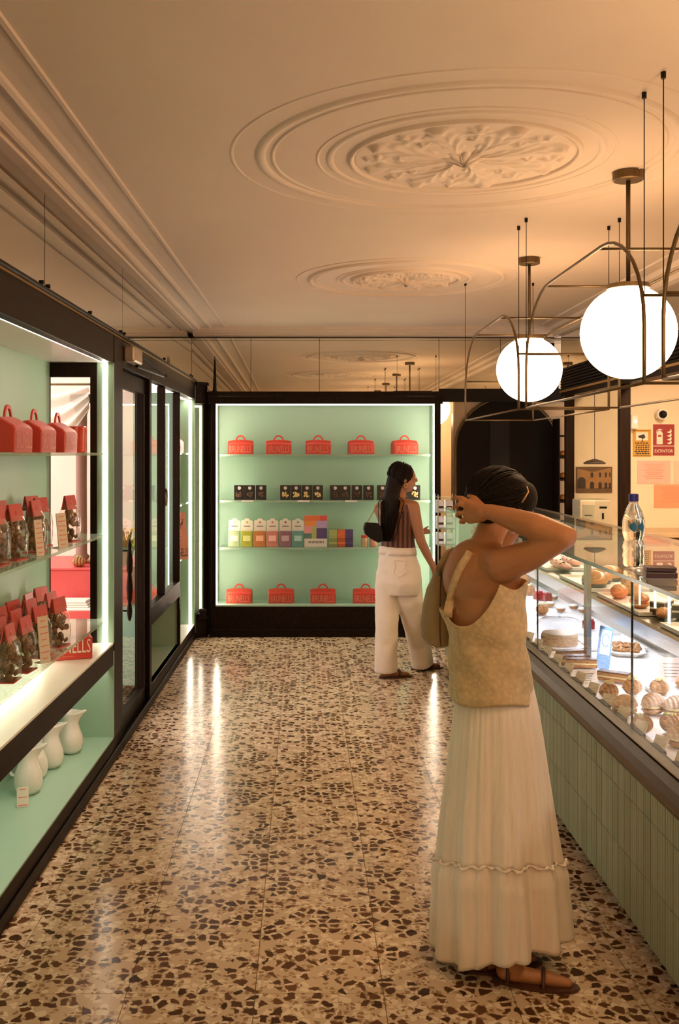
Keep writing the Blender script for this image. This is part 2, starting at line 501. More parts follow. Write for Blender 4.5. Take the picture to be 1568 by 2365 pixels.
# ------------------------------------------------------------------ left run of cabinets (front plane x = -1.0)
PX = -1.0
def cab_left(y0, y1):
    t = thing('display_cabinet', 'long mint green wall cabinet in dark wood, lit by white strips, nearest on the left', 'cabinet', (0, 0, 0))
    box('fascia', (PX - 0.05, PX, y0, y1, 2.175, 2.33), M['woodh'], t, 0.004)
    box('cornice_cap', (PX - 0.05, PX + 0.025, y0, y1 + 0.2, 2.336, 2.352), M['black'], t, 0.004)
    box('gilt_line', (PX - 0.05, PX + 0.008, y0, y1 + 0.2, 2.329, 2.336), M['gold'], t)
    box('middle_rail', (PX - 0.04, PX, y0, y1, 0.525, 0.638), M['woodh'], t, 0.004)
    box('plinth', (PX - 0.04, PX, y0, y1 + 0.26, 0.0, 0.13), M['woodh'], t, 0.004)
    box('skirting', (PX, PX + 0.012, y0, y1 + 0.26, 0.0, 0.055), M['woodh'], t, 0.004)
    box('deck', (PX - 0.36, PX - 0.0, y0, y1, 0.638, 0.648), M['white'], t)
    box('niche_floor', (PX - 0.36, PX - 0.0, y0, y1, 0.122, 0.132), M['greend'], t)
    box('niche_top', (PX - 0.36, PX - 0.04, y0, y1, 0.600, 0.636), M['green'], t)
    box('top_panel', (PX - 0.36, PX - 0.03, y0, y1, 2.178, 2.19), M['white'], t)
    box('back_panel', (PX - 0.37, PX - 0.345, y0, y1 - 0.02, 0.13, 2.18), M['green'], t)
    # far end: a strip of green panel with the light strip, a framed glass light behind it
    box('end_panel', (PX - 0.09, PX, y1, y1 + 0.02, 0.648, 2.178), M['green'], t)
    box('lower_end_panel', (PX - 0.36, PX, y1, y1 + 0.02, 0.13, 0.60), M['green'], t)
    fr = MB().box(PX - 0.125, PX - 0.09, y1 - 0.012, y1 + 0.03, 0.65, 2.178)
    fr.box(PX - 0.36, PX - 0.125, y1 - 0.012, y1 + 0.03, 2.10, 2.178)
    fr.box(PX - 0.36, PX - 0.125, y1 - 0.012, y1 + 0.03, 0.648, 0.672)
    fr.box(PX - 0.372, PX - 0.352, y1 - 0.022, y1 + 0.03, 0.65, 2.178)
    e = fr.build('end_window_frame', M['wood'], t)
    box('pane', (PX - 0.355, PX - 0.12, y1 + 0.008, y1 + 0.013, 0.67, 2.10), M['glass'], e)
    for z in (0.780, 1.245, 1.685):
        box('glass_shelf', (PX - 0.345, PX - 0.04, y0, y1 - 0.012, z - 0.014, z), M['shelfglass'], t)
    box('led_strip', (PX - 0.056, PX - 0.034, y0, y1 - 0.004, 2.1765, 2.182), M['led'], t)
    box('led_strip', (PX - 0.058, PX - 0.034, y1 - 0.002, y1 + 0.004, 0.65, 2.176), M['led'], t)
    box('near_end_panel', (PX - 0.37, PX, y0 - 0.02, y0, 0.0, 2.33), M['green'], t)
    box('post', (PX - 0.055, PX, y1 + 0.02, y1 + 0.26, 0.0, 2.33), M['wood'], t, 0.006)
    box('deck_fill_strip', (PX - 0.343, PX - 0.318, y0, y1 - 0.03, 0.757, 0.762), emis('deck_fill', LED, 11.0), t)  # unseen strip under a cover, added to brighten the deck
    box('deck_fill_cover', (PX - 0.345, PX - 0.314, y0, y1 - 0.03, 0.762, 0.766), M['green'], t)
    box('unseen_niche_led', (PX - 0.07, PX - 0.045, y0, y1 - 0.02, 0.594, 0.600), emis('low_niche_fill', LED, 6.0), t)  # unseen strip behind the rail, added to brighten the niche
    LEFT.append(t)
    return t
Y1 = 5.44
cabA = cab_left(1.2, Y1)

# glazed street door in its frame
d = thing('door_1', 'dark wood glazed street door with a turned wooden pull handle', 'door', (0, 0, 0)); struct(d); del d['category']
fr = MB().box(PX - 0.055, PX - 0.0, 5.70, 6.70, 2.175, 2.33)
fr.build('door_head', M['woodh'], d, bevel=0.004)
lf = MB().box(PX - 0.075, PX - 0.03, 5.70, 5.74, 0.02, 2.17).box(PX - 0.075, PX - 0.03, 6.53, 6.62, 0.02, 2.17).box(PX - 0.075, PX - 0.03, 5.74, 6.53, 2.07, 2.17).box(PX - 0.075, PX - 0.03, 5.74, 6.53, 0.02, 0.14)
lf.build('door_leaf', M['wood'], d, bevel=0.006)
box('glazing_bead', (PX - 0.03, PX - 0.018, 5.74, 6.53, 0.14, 0.155), M['woodh'], d)
box('glazing_bead', (PX - 0.03, PX - 0.018, 6.515, 6.53, 0.14, 2.07), M['wood'], d)
box('pane', (PX - 0.055, PX - 0.05, 5.74, 6.53, 0.14, 2.07), M['glass'], d)
hp = [(0.006, 0), (0.012, 0.02), (0.017, 0.06), (0.010, 0.11), (0.015, 0.13), (0.020, 0.20), (0.012, 0.28), (0.018, 0.30), (0.020, 0.36), (0.010, 0.43), (0.014, 0.45), (0.004, 0.49)]
h_ = MB().lathe(hp, 14).build('pull_handle', M['wood'], d, smooth=True); h_.location = (PX - 0.010, 5.96, 0.68)
for z_ in (0.74, 1.10):
    MB().tube([(PX - 0.05, 5.96, z_), (PX - 0.012, 5.96, z_)], 0.006).build('handle_bracket', M['black'], d)
box('yellow_sticker', (PX - 0.0495, PX - 0.0485, 5.79, 5.93, 1.60, 1.67), mat('yellow_sticker', (0.55, 0.36, 0.04), 0.5), d)
MB().lathe([(0.012, 0), (0.016, 0.01), (0.012, 0.024)], 14).build('lock_knob', M['black'], d)
[c for c in d.children if c.name.startswith('lock_knob')][0].location = (PX - 0.045, 5.755, 1.70)
box('door_post', (PX - 0.10, PX, 6.62, 6.70, 0.0, 2.33), M['wood'], d, 0.006)
box('threshold', (PX - 0.08, PX - 0.0, 5.70, 6.62, 0.0, 0.02), M['woodh'], d)
LEFT.append(d)
# door closer on the door head
t = thing('door_closer', 'silver door closer box with black folding arm above the glazed door', 'door closer', (0, 0, 0))
cl = MB().box(PX + 0.0, PX + 0.065, 5.72, 5.98, 2.21, 2.30).build('closer_body', mat('closer_silver', (0.62, 0.52, 0.44), 0.25, metal=0.7), t, bevel=0.012, seg=3)
MB().tube([(PX + 0.035, 5.95, 2.205), (PX + 0.07, 6.30, 2.20), (PX + 0.10, 6.62, 2.195)], 0.011).build('main_arm', M['black'], t)
MB().tube([(PX + 0.10, 6.62, 2.19), (PX + 0.06, 6.35, 2.245), (PX + 0.012, 6.02, 2.30)], 0.008).build('fore_arm', M['black'], t)
MB().lathe([(0.016, -0.012), (0.016, 0.012)], 12, (PX + 0.10, 6.62, 2.195)).build('elbow', M['black'], t)
LEFT.append(t)

# shop window over a low niche, beyond the door
t = thing('window_1', 'dark wood shop window with three uprights above a low mint niche', 'window', (0, 0, 0)); struct(t); del t['category']
y0, y1 = 6.70, 8.10
box('fascia', (PX - 0.055, PX, y0, 9.06, 2.175, 2.33), M['woodh'], t, 0.004)
box('cornice_cap', (PX - 0.05, PX + 0.02, y0 - 1.06, 9.06, 2.336, 2.35), M['black'], t)
box('gilt_line', (PX - 0.05, PX + 0.006, y0 - 1.06, 9.06, 2.330, 2.336), M['gold'], t)
box('middle_rail', (PX - 0.055, PX, y0, y1, 0.525, 0.648), M['woodh'], t, 0.004)
box('plinth', (PX - 0.04, PX, y0 - 0.08, 9.06, 0.0, 0.13), M['woodh'], t, 0.004)
box('skirting', (PX, PX + 0.012, y0 - 1.1, 9.06, 0.0, 0.055), M['woodh'], t, 0.003)
for y in (7.27, 8.06):
    box('upright', (PX - 0.058, PX, y, y + 0.045, 0.648, 2.175), M['wood'], t, 0.008)
box('upright', (PX - 0.02, PX, 8.06, 8.105, 0.13, 0.648), M['wood'], t)
box('pane', (PX - 0.035, PX - 0.03, y0, 7.27, 0.648, 2.175), M['glass'], t)
box('pane', (PX - 0.035, PX - 0.03, 7.315, 8.06, 0.648, 2.175), M['glass'], t)
box('niche_floor', (PX - 0.36, PX - 0.008, y0, 8.08, 0.12, 0.13), M['greend'], t)
box('niche_back', (PX - 0.37, PX - 0.35, y0, 8.08, 0.13, 0.60), M['green'], t)
box('niche_top', (PX - 0.36, PX - 0.055, y0, 8.08, 0.59, 0.60), M['green'], t)
box('niche_end', (PX - 0.36, PX - 0.008, 8.08, 8.095, 0.13, 0.60), M['green'], t)
box('niche_end', (PX - 0.36, PX - 0.008, y0 - 0.005, y0 + 0.008, 0.13, 0.60), M['green'], t)
box('niche_divider', (PX - 0.35, PX - 0.30, 7.38, 7.40, 0.13, 0.59), M['green'], t)
box('unseen_niche_led', (PX - 0.05, PX - 0.04, y0 + 0.03, 8.05, 0.582, 0.59), emis('niche_light', LED, 14.0), t)
ring = MB().tube([(PX - 0.0, 7.33 + 0.045 * math.cos(a), 1.36 + 0.06 * math.sin(a)) for a in np.linspace(0, 2 * PI, 20, endpoint=False)], 0.006, closed=True)
ring.build('ring_pull', M['brass'], t, smooth=True)
LEFT.append(t)

# tall lit niche, then a canted corner
t = thing('display_niche', 'tall narrow mint niche with a bright light strip beside the back cabinet', 'cabinet', (0, 0, 0))
y0, y1 = 8.105, 9.03
box('plinth', (PX - 0.36, PX - 0.04, y0, 9.06, 0.0, 0.12), M['woodh'], t)
box('back_panel', (PX - 0.37, PX - 0.35, y0, y1, 0.13, 2.18), M['green'], t)
box('end_panel', (PX - 0.36, PX - 0.0, y1, y1 + 0.015, 0.13, 2.175), M['green'], t)
box('near_panel', (PX - 0.36, PX - 0.06, y0 - 0.008, y0, 0.605, 2.175), M['green'], t)
box('niche_floor', (PX - 0.36, PX - 0.0, y0, y1, 0.122, 0.132), M['white'], t)
box('top_panel', (PX - 0.36, PX - 0.05, y0, y1, 2.165, 2.175), M['white'], t)
for z in (0.78, 1.245, 1.685):
    box('glass_shelf', (PX - 0.345, PX - 0.05, y0, y1 - 0.004, z - 0.012, z), M['shelfglass'], t)
box('led_strip', (PX - 0.050, PX - 0.026, y1 - 0.002, y1 + 0.004, 0.14, 2.165), M['led'], t)
box('led_strip', (PX - 0.075, PX - 0.052, y0 + 0.02, y1 - 0.004, 2.163, 2.168), M['led'], t)
box('post', (PX - 0.02, PX, 9.045, 9.065, 0.0, 2.33), M['wood'], t)
LEFT.append(t)
t = thing('corner_cabinet', 'narrow canted corner panel with a light strip left of the back cabinet', 'cabinet', (0, 0, 0))
a, b = Vector((-1.0, 9.07, 0)), Vector((-0.895, 9.17, 0))
u = (b - a).normalized(); n_ = Vector((u.y, -u.x, 0))
def quadbox(name, s0, s1, d0, d1, z0, z1, m, par):
    c = [a + u * s0 + n_ * d0, a + u * s1 + n_ * d0, a + u * s1 + n_ * d1, a + u * s0 + n_ * d1]
    MB().prism([(p.x, p.y) for p in c], z0, z1, 'z').build(name, m, par)
quadbox('base', 0, 0.125, -0.05, 0.02, 0.0, 0.22, M['wood'], t)
quadbox('panel', 0, 0.125, -0.06, -0.04, 0.22, 2.18, M['green'], t)
quadbox('fascia', 0, 0.125, -0.05, 0.01, 2.14, 2.33, M['wood'], t)
quadbox('led_strip', 0.085, 0.104, -0.041, -0.038, 0.24, 2.12, M['led'], t)
quadbox('led_strip', 0.02, 0.085, -0.041, -0.038, 2.108, 2.12, M['led'], t)
quadbox('filler', 0.12, 0.175, -0.05, -0.03, 0.0, 2.33, M['wood'], t)
box('back_filler', (-0.97, -0.8615, 9.25, 9.27, 0.0, 2.33), M['wood'], t)
quadbox('moulding', 0, 0.125, 0.01, 0.03, 2.31, 2.335, M['black'], t)
MB().lathe([(0.05, 0.0), (0.055, 0.02), (0.03, 0.05), (0.045, 0.08), (0.02, 0.10)], 16, (a + u * 0.06 + n_ * 0.035)[:2] + (0.17,)).build('carved_boss', M['wood'], t, smooth=True)
t = thing('finial', 'slender dark pointed finial standing on the corner left of the back cabinet', 'finial', (-0.83, YB + 0.012, 2.25))
MB().lathe([(0.018, 0.0), (0.014, 0.02), (0.012, 0.06), (0.009, 0.16), (0.003, 0.30), (0.001, 0.33)], 10).build('spike', M['black'], t, smooth=True)
MB().lathe([(0.022, -0.004), (0.022, 0.012)], 12).build('foot', M['black'], t)

# ------------------------------------------------------------------ back cabinet
t = thing('display_cabinet', 'mint green display cabinet in a dark wood frame on the back wall', 'cabinet', (0, YB, 0))
x0, x1 = -0.861, 1.246
ox0, ox1, oz0, oz1 = -0.818, 1.190, 0.292, 2.138
DP = 0.36
box('post', (x0, ox0, 0.0, DP + 0.03, 0.0, 2.14), M['wood'], t, 0.004)
box('post', (ox1, x1, 0.0, DP + 0.03, 0.0, 2.14), M['wood'], t, 0.004)
box('plinth', (ox0, ox1, 0.0, DP, 0.0, oz0 - 0.012), M['woodh'], t)
box('skirting', (x0 - 0.01, x1 + 0.01, -0.014, 0.0, 0.0, 0.07), M['woodh'], t, 0.004)
fp = [(0.0, 2.138), (0.0, 2.20), (-0.012, 2.212), (-0.016, 2.236), (-0.026, 2.240), (-0.026, 2.25), (0.05, 2.25), (0.05, 2.138)]
MB().prism(fp, x0 - 0.028, x1 + 0.02, 'x').build('crown_fascia', M['wood'], t)
box('top_panel', (x0, x1, 0.05, DP + 0.03, 2.14, 2.16), M['wood'], t)
box('back_panel', (ox0, ox1, DP, DP + 0.02, oz0, 2.14), M['green'], t)
box('side_panel', (ox0, ox0 + 0.004, 0.0, DP, oz0, 2.138), M['green'], t)
box('side_panel', (ox1 - 0.004, ox1, 0.0, DP, oz0, 2.138), M['green'], t)
box('floor_panel', (ox0, ox1, 0.0, DP, oz0 - 0.012, oz0), M['greend'], t)
BL = emis('cabinet_led', (1.0, 0.80, 0.60), 32.0)
box('led_strip', (ox0 + 0.004, ox0 + 0.014, 0.006, 0.016, oz0 + 0.004, oz1), BL, t)
box('led_strip', (ox1 - 0.014, ox1 - 0.004, 0.006, 0.016, oz0 + 0.004, oz1), BL, t)
box('led_strip', (ox0 + 0.014, ox1 - 0.014, 0.006, 0.016, oz1 - 0.012, oz1 - 0.002), emis('cabinet_top_led', (1.0, 0.80, 0.60), 9.0), t)
for z in (1.676, 1.251, 0.815):
    box('glass_shelf', (-0.785, 1.157, 0.06, DP, z - 0.020, z), M['shelfglass'], t)
cabF = t

# ------------------------------------------------------------------ right side
XH = 2.33
t = MB().box(XH - 0.02, XH + 0.10, -2.4, 8.98, 2.19, 2.24).build('trim_4', M['wood']); struct(t, 'dark header beam over the serving hatch')
MB().box(XH - 0.035, XH - 0.02, -2.4, 8.98, 2.228, 2.245).build('gilt_line', M['gold'], t)
MB().box(XH - 0.02, XH + 0.02, -2.4, 8.98, 2.44, 2.75).build('mirror_panel', M['mirror'], t)
for k in range(8):
    z = 2.25 + k * 0.025
    MB().prism([(XH - 0.03, z), (XH - 0.02, z + 0.020), (XH + 0.03, z + 0.024), (XH + 0.02, z)], -2.4, 8.98).build('louvre_slat', M['black'], t)
MB().box(XH + 0.03, XH + 0.06, -2.4, 8.98, 2.24, 2.45).build('louvre_back', M['black'], t)
wr = MB().box(3.9, 4.0, -2.5, 8.7, 0, 2.84).build('wall_right', M['cream']); struct(wr, 'cream wall of the serving area')
we = MB().box(XH - 0.0, 4.0, 8.62, 8.72, 0, 2.84).build('wall_end', M['cream']); struct(we, 'cream end wall of the serving area with signs')
# uprights of the hatch
for i, (xa_, xb_, y, lab) in enumerate(((XH - 0.092, XH - 0.014, 8.55, 'dark wood upright of the hatch beside the arch'), (XH, XH + 0.085, 7.376, 'dark wood upright of the hatch left of the signs'))):
    o = box('trim_%d' % (5 + i), (xa_, xb_, y, y + 0.05, 0.0, 2.19), M['wood'], None, 0.006); struct(o, lab)
o = box('window_2', (XH + 0.0, XH + 0.006, 7.426, 8.60, 1.0, 2.18), M['glass']); struct(o, 'clear glass screen between the hatch uprights')
box('led_strip', (XH - 0.012, XH - 0.002, 7.43, 8.54, 2.165, 2.178), emis('hatch_light', (1.0, 0.62, 0.36), 12.0), o)
# wall with the arch
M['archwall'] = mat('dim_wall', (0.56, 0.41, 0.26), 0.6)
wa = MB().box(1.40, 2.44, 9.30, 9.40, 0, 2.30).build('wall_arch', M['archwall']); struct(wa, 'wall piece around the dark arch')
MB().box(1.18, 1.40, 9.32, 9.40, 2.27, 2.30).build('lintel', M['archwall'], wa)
def arch_outline(cx, w, z0, top, n=20):
    r = w / 2
    zs = top - r * 0.95
    pts = [(cx - r, z0)] + [(cx - r * math.cos(a), zs + r * 0.95 * math.sin(a)) for a in np.linspace(0, PI, n)] + [(cx + r, z0)]
    return pts
t = thing('arched_door', 'large black arched glass door at the back beside the counter', 'door', (1.885, 9.30, 0))
MB().prism(arch_outline(0, 0.93, 0.0, 2.19), -0.03, -0.002).build('door_panel', mat('black_glass', (0.010, 0.007, 0.005), 0.5, spec=0.08), t)
ol = arch_outline(0, 0.96, 0.0, 2.21)
MB().tube([(p[0], -0.02, p[1]) for p in ol], 0.010, 6).build('arch_trim', M['brass'], t)
box('reflection_bar', (-0.16, 0.02, -0.034, -0.030, 0.9, 2.0), mat('painted_reflection', (0.018, 0.017, 0.018), 0.45, spec=0.12), t)  # lighter bar imitating a reflection on the dark door

# back room behind the gap
wk = MB().box(0.9, 2.5, 11.7, 11.8, 0, 2.84).build('wall_far', M['cream']); struct(wk, 'far wall of the back room')
wk2 = MB().box(-1.2, 1.1, 9.56, 9.66, 0, 2.84).build('wall_behind', M['cream']); struct(wk2, 'wall behind the back cabinet')
wk3 = MB().box(2.44, 2.54, 9.3, 11.8, 0, 2.84).build('wall_far_side', M['cream']); struct(wk3, 'side wall of the back room')
wk4 = MB().box(1.0, 1.1, 9.6, 11.8, 0, 2.84).build('wall_far_left', M['cream']); struct(wk4, 'left wall of the back room')

# ================================================================== LAMPS AND BRASS FRAMES
def pendant(loc, label):
    t = thing('pendant_lamp', label, 'lamp', loc, 0, 'globe pendants over the counter')
    MB().lathe([(0.062, -0.002), (0.062, -0.034), (0.056, -0.038)], 24).build('canopy', M['brass'], t, smooth=False)
    MB().tube([(0, 0, -0.03), (0, 0, -0.46)], 0.009, 10).build('stem', M['brass'], t, smooth=True)
    MB().lathe([(0.085, -0.478), (0.085, -0.460), (0.03, -0.452)], 28).build('cap', M['brass'], t)
    g = MB().ball((0, 0, -0.655), 0.19, 40, 24).build('globe', M['globe'], t, smooth=True)
    return t
LX = 1.318
for y, lab in ((0.30, 'globe pendant lamp over the near end of the counter, outside the picture'),
               (2.16, 'globe pendant lamp just outside the right edge'),
               (4.06, 'largest white globe pendant lamp with brass stem, at the right edge'),
               (5.85, 'white globe pendant lamp in front of the dark arch')):
    pendant((LX, y, CEIL), lab)
for x_, y_, lab in ((-0.15, -1.3, 'unseen globe pendant added behind the camera to brighten the aisle'),):
    pendant((x_, y_, CEIL), lab)  # extra globe out of view, added as fill light
t = thing('serving_fill_panel', 'unseen flat light panel added to brighten the serving area', 'lamp', (3.0, 6.2, CEIL))
box('housing', (-0.2, 0.2, -0.7, 0.7, -0.04, 0.0), M['white'], t)
box('diffuser', (-0.18, 0.18, -0.68, 0.68, -0.045, -0.04), emis('serving_fill', (1.0, 0.68, 0.40), 30.0), t)  # added glow out of view that lifts the serving wall
pendant((1.40, 10.9, CEIL), 'small far white globe pendant lamp half hidden by the back cabinet')

def frame(y0, y1, label):
    t = thing('brass_rack', label, 'frame', (0, 0, 0), 0, 'brass frames hung around the globe lamps')
    xa, xb = 1.08, 1.535
    zt, zb = 2.435, 1.905
    for x in (xa, xb):
        path = [(x, y0, zb)]
        rc_y, rc_z = 0.46, 0.34
        path += [(x, y0, zt - rc_z - 0.1)]
        path += [(x, y0 + rc_y * (1 - math.cos(a)), zt - rc_z + rc_z * math.sin(a)) for a in np.linspace(0, PI / 2, 10)]
        path += [(x, y1 - rc_y * (1 - math.sin(a)), zt - rc_z + rc_z * math.cos(a)) for a in np.linspace(0, PI / 2, 10)]
        path += [(x, y1, zt - rc_z - 0.1), (x, y1, zb)]
        MB().tube(path, 0.0065, 8).build('hoop', M['brass'], t, smooth=True)
        MB().tube([(x, y0, zb), (x, y1, zb)], 0.005, 6).build('bottom_rail', M['brass'], t, smooth=True)
        for y in (y0, y1):
            MB().tube([(x, y, 2.18), (x, y, CEIL - 0.004)], 0.0018, 5).build('wire', M['black'], t)
            MB().lathe([(0.008, -0.02), (0.008, 0)], 8, (x, y, CEIL)).build('wire_fixing', M['black'], t)
    for y, z in ((y0, 2.185), (y1, 2.165), (y0 + 0.50, zt), (y1 - 0.37, zt), (y0, zb), (y1, zb)):
        MB().tube([(xa, y, z), (xb, y, z)], 0.005, 6).build('crossbar', M['brass'], t, smooth=True)
frame(1.33, 3.00, 'brass hanging frame cut off by the right edge of the picture')
frame(3.17, 4.86, 'brass hanging frame around the largest globe lamp')
frame(5.03, 6.70, 'brass hanging frame around the globe lamp before the arch')

# ================================================================== COUNTER
XC = 1.121
def tile_mat():
    m, nt, b, out = new_mat('sage_glaze')
    oi = N(nt, 'ShaderNodeObjectInfo')
    mx = N(nt, 'ShaderNodeMix', data_type='RGBA')
    mx.inputs['A'].default_value = (0.235, 0.295, 0.19, 1); mx.inputs['B'].default_value = (0.31, 0.37, 0.255, 1)
    nt.links.new(oi.outputs['Random'], mx.inputs['Factor'])
    nt.links.new(mx.outputs['Result'], b.inputs['Base Color'])
    b.inputs['Roughness'].default_value = 0.35
    return m
M['tile'] = tile_mat()
ct = thing('counter', 'long pastry counter with sage green tile front and glass display case', 'counter', (0, 0, 0))
CY0, CY1 = 0.6, 8.0
core = box('core', (XC + 0.006, 1.95, CY0, CY1, 0.08, 0.62), mat('dark_joint', (0.07, 0.06, 0.04), 0.8), ct)
box('kick', (XC + 0.10, 1.93, CY0 + 0.02, CY1 - 0.02, 0.0, 0.08), M['black'], ct)
tw = 0.0665
# tile with two shallow flutes
ph_ = 0.2045
out = [(0.0, 0.0), (-0.006, 0.003), (-0.0072, 0.012), (-0.0072, 0.020), (-0.0058, 0.022), (-0.0072, 0.024), (-0.0072, 0.042), (-0.0058, 0.044), (-0.0072, 0.046), (-0.0072, 0.055), (-0.006, 0.0635), (0.0, 0.0655)]
tmesh = MB().prism(out, 0.001, ph_ - 0.0015, 'z').mesh('tile'); tmesh.materials.append(M['tile'])
for r_ in range(3):
    k = 0
    y = 1.5
    while y < 7.9:
        if k < 97:
            o = bpy.data.objects.new('tile', tmesh); COL.objects.link(o); o.parent = core
            o.location = Vector((XC + 0.006, y, 0.08 + r_ * ph_)) - core.location
        y += tw; k += 1
# bumper rail (rounded profile) and the steel lip under the glass
prof = [(XC, 0.60), (XC - 0.028, 0.606), (XC - 0.044, 0.63), (XC - 0.048, 0.66), (XC - 0.040, 0.69), (XC - 0.022, 0.712), (XC + 0.01, 0.72), (XC + 0.03, 0.72), (XC + 0.03, 0.60)]
MB().prism(prof, CY0, CY1).build('bumper_rail', mat('bronze_rail', (0.075, 0.048, 0.026), 0.35, metal=0.3, var=0.15, scale=20), ct, smooth=False, bevel=0.0)
box('lip', (XC - 0.020, XC + 0.012, CY0, CY1, 0.72, 0.726), M['steel'], ct)
box('deck', (XC + 0.012, 1.93, CY0, CY1, 0.62, 0.66), M['white'], ct)
GX = 1.132
for a, b in ((0.6, 2.05), (2.055, 3.455), (3.46, 4.86), (4.865, 6.40), (6.405, 8.0)):
    box('front_pane', (GX, GX + 0.008, a, b, 0.722, 1.240), M['caseglass'], ct)
    box('top_pane', (GX, 1.80, a, b, 1.240, 1.250), M['caseglass'], ct)
    box('edge_seal', (GX + 0.001, GX + 0.007, b - 0.001, b + 0.006, 0.724, 1.240), M['black'], ct)
box('top_edge', (GX - 0.004, GX, CY0, CY1, 1.238, 1.252), mat('green_glass_edge', (0.03, 0.055, 0.035), 0.15), ct)
box('far_end_pane', (GX, 1.80, CY1 - 0.008, CY1, 0.66, 1.24), M['caseglass'], ct)
box('back_frame', (1.80, 1.86, CY0, CY1, 0.66, 1.25), M['steel'], ct)
# inner shelf with steel front
SX = 1.40
shf = [(SX, 0.975), (SX + 0.012, 0.985), (SX + 0.42, 0.985), (SX + 0.42, 0.955), (SX + 0.10, 0.955), (SX + 0.075, 0.885), (SX + 0.06, 0.885)]
MB().prism(shf, CY0, CY1).build('inner_shelf', M['steel'], ct)
box('shelf_light', (SX + 0.12, SX + 0.16, CY0 + 0.05, CY1 - 0.05, 0.945, 0.953), M['caseled'], ct)
for y in (2.06, 3.48, 4.86, 6.40):
    box('case_post', (SX - 0.025, SX - 0.002, y, y + 0.05, 0.66, 1.238), M['steel'], ct)
    MB().ball((SX - 0.02, y + 0.025, 1.225), 0.014, 12, 8).build('post_knob', mat('knob_white', (0.8, 0.75, 0.68), 0.3), ct, smooth=True)
for y in (1.9, 2.6, 3.2, 4.3):
    MB().tube([(SX + 0.016, y, 0.985), (SX + 0.016, y, 1.238)], 0.006, 8).build('shelf_pin', M['white'], ct, smooth=True)
box('light_channel', (1.70, 1.78, CY0 + 0.05, CY1 - 0.05, 1.228, 1.2385), M['steel'], ct)
box('top_light', (1.715, 1.765, CY0 + 0.06, CY1 - 0.06, 1.226, 1.2285), emis('top_case_light', (1.0, 0.80, 0.62), 7.0), ct)

# ================================================================== STREET SIDE (seen through the door, the end light and the shop window)
def L(u, y, z):
    """point of the left run: u behind its front plane, turned like the run itself"""
    return PV @ Vector((PX - u, y, z))
PV = Matrix.Translation((PX, YB, 0)) @ Matrix.Rotation(R(-0.7), 4, 'Z') @ Matrix.Translation((-PX, -YB, 0))
M['pinkwall'] = mat('pale_stone', (0.74, 0.58, 0.50), 0.8, var=0.08, scale=3)
o = MB().box(-5.0, -1.44, 8.35, 8.45, 0, 3.2).build('wall_street', M['pinkwall']); struct(o, 'pale stone wall of the entrance bay')
M['redl'] = mat('red_lacquer', (0.62, 0.06, 0.06), 0.4, var=0.06)
t = thing('display_plinth', 'tall red display plinth in the shop window', 'plinth', (-1.60, 7.45, 0))
box('body', (-0.42, 0.36, -0.40, 0.45, 0.0, 0.855), M['redl'], t, 0.004)
box('top', (-0.43, 0.37, -0.41, 0.46, 0.855, 0.87), M['redl'], t, 0.003)
t = thing('display_plinth', 'low red display plinth in front of the tall one in the shop window', 'plinth', (-1.66, 6.84, 0))
box('body', (-0.36, 0.30, -0.15, 0.17, 0.0, 0.625), M['redl'], t, 0.004)
box('cloth', (-0.36, 0.30, -0.15, 0.17, 0.625, 0.64), M['paper'], t, 0.004)
t = thing('low_table', 'low white table by the street door carrying a croissant', 'table', (-1.60, 6.42, 0))
box('top', (-0.32, 0.20, -0.16, 0.16, 0.46, 0.49), M['white'], t, 0.004)
for sx in (-0.29, 0.17):
    for sy in (-0.13, 0.13):
        box('leg', (sx - 0.015, sx + 0.015, sy - 0.015, sy + 0.015, 0.0, 0.46), M['white'], t)
t = thing('folded_cloth', 'folded white cloth on the low red plinth', 'cloth', (-1.58, 6.80, 0.64))
for k in range(3):
    box('fold', (-0.12 + 0.01 * k, 0.12 - 0.008 * k, -0.08, 0.08, k * 0.016, k * 0.016 + 0.015), M['paper'], t, 0.007)
# wooden column and curtain
t = thing('wooden_column', 'reddish brown wooden column behind the cabinet end light', 'column', (-1.66, 7.40, 0.87))
MB().lathe([(0.06, 0), (0.06, 0.05), (0.042, 0.07), (0.04, 0.6), (0.042, 1.10), (0.055, 1.14), (0.055, 1.2)], 20).build('shaft', mat('red_wood', (0.22, 0.10, 0.07), 0.5, var=0.3, scale=8, stretch=(1, 1, 0.15)), t, smooth=True)
box('capital', (-0.07, 0.07, -0.07, 0.07, 1.19, 1.25), M['wood'], t)
M['net'] = pane('net_curtain', (0.9, 0.85, 0.8), 0.75, (0.80, 0.72, 0.66))
t = thing('net_curtain', 'gathered white net curtain hanging in the street window', 'curtain', (-1.84, 6.60, 0))
rings = []
for i in range(30):
    z = 2.12 - i * 0.045
    n = 60
    rings.append([(-0.20 + 0.30 * k / n * (1 - 0.35 * (i / 29) ** 1.5), 0.022 * math.sin(k * 0.9 + 0.3 * math.sin(i * 0.2)), z) for k in range(n)])
MB().loft(rings, False, False, closed=False).build('drop', M['net'], t, smooth=True)
rings = []
for i in range(14):
    n = 40
    rings.append([(-0.20 + 0.62 * k / n, -0.05 - 0.02 * math.sin(i * 1.4), 2.13 - 0.012 * i - (0.06 + 0.017 * i) * math.sin(PI * k / n)) for k in range(n + 1)])
MB().loft(rings, False, False, closed=False).build('swag', M['net'], t, smooth=True)
MB().tube([(-0.25, 0, 2.14), (0.5, 0, 2.14)], 0.008).build('rod', M['brass'], t)

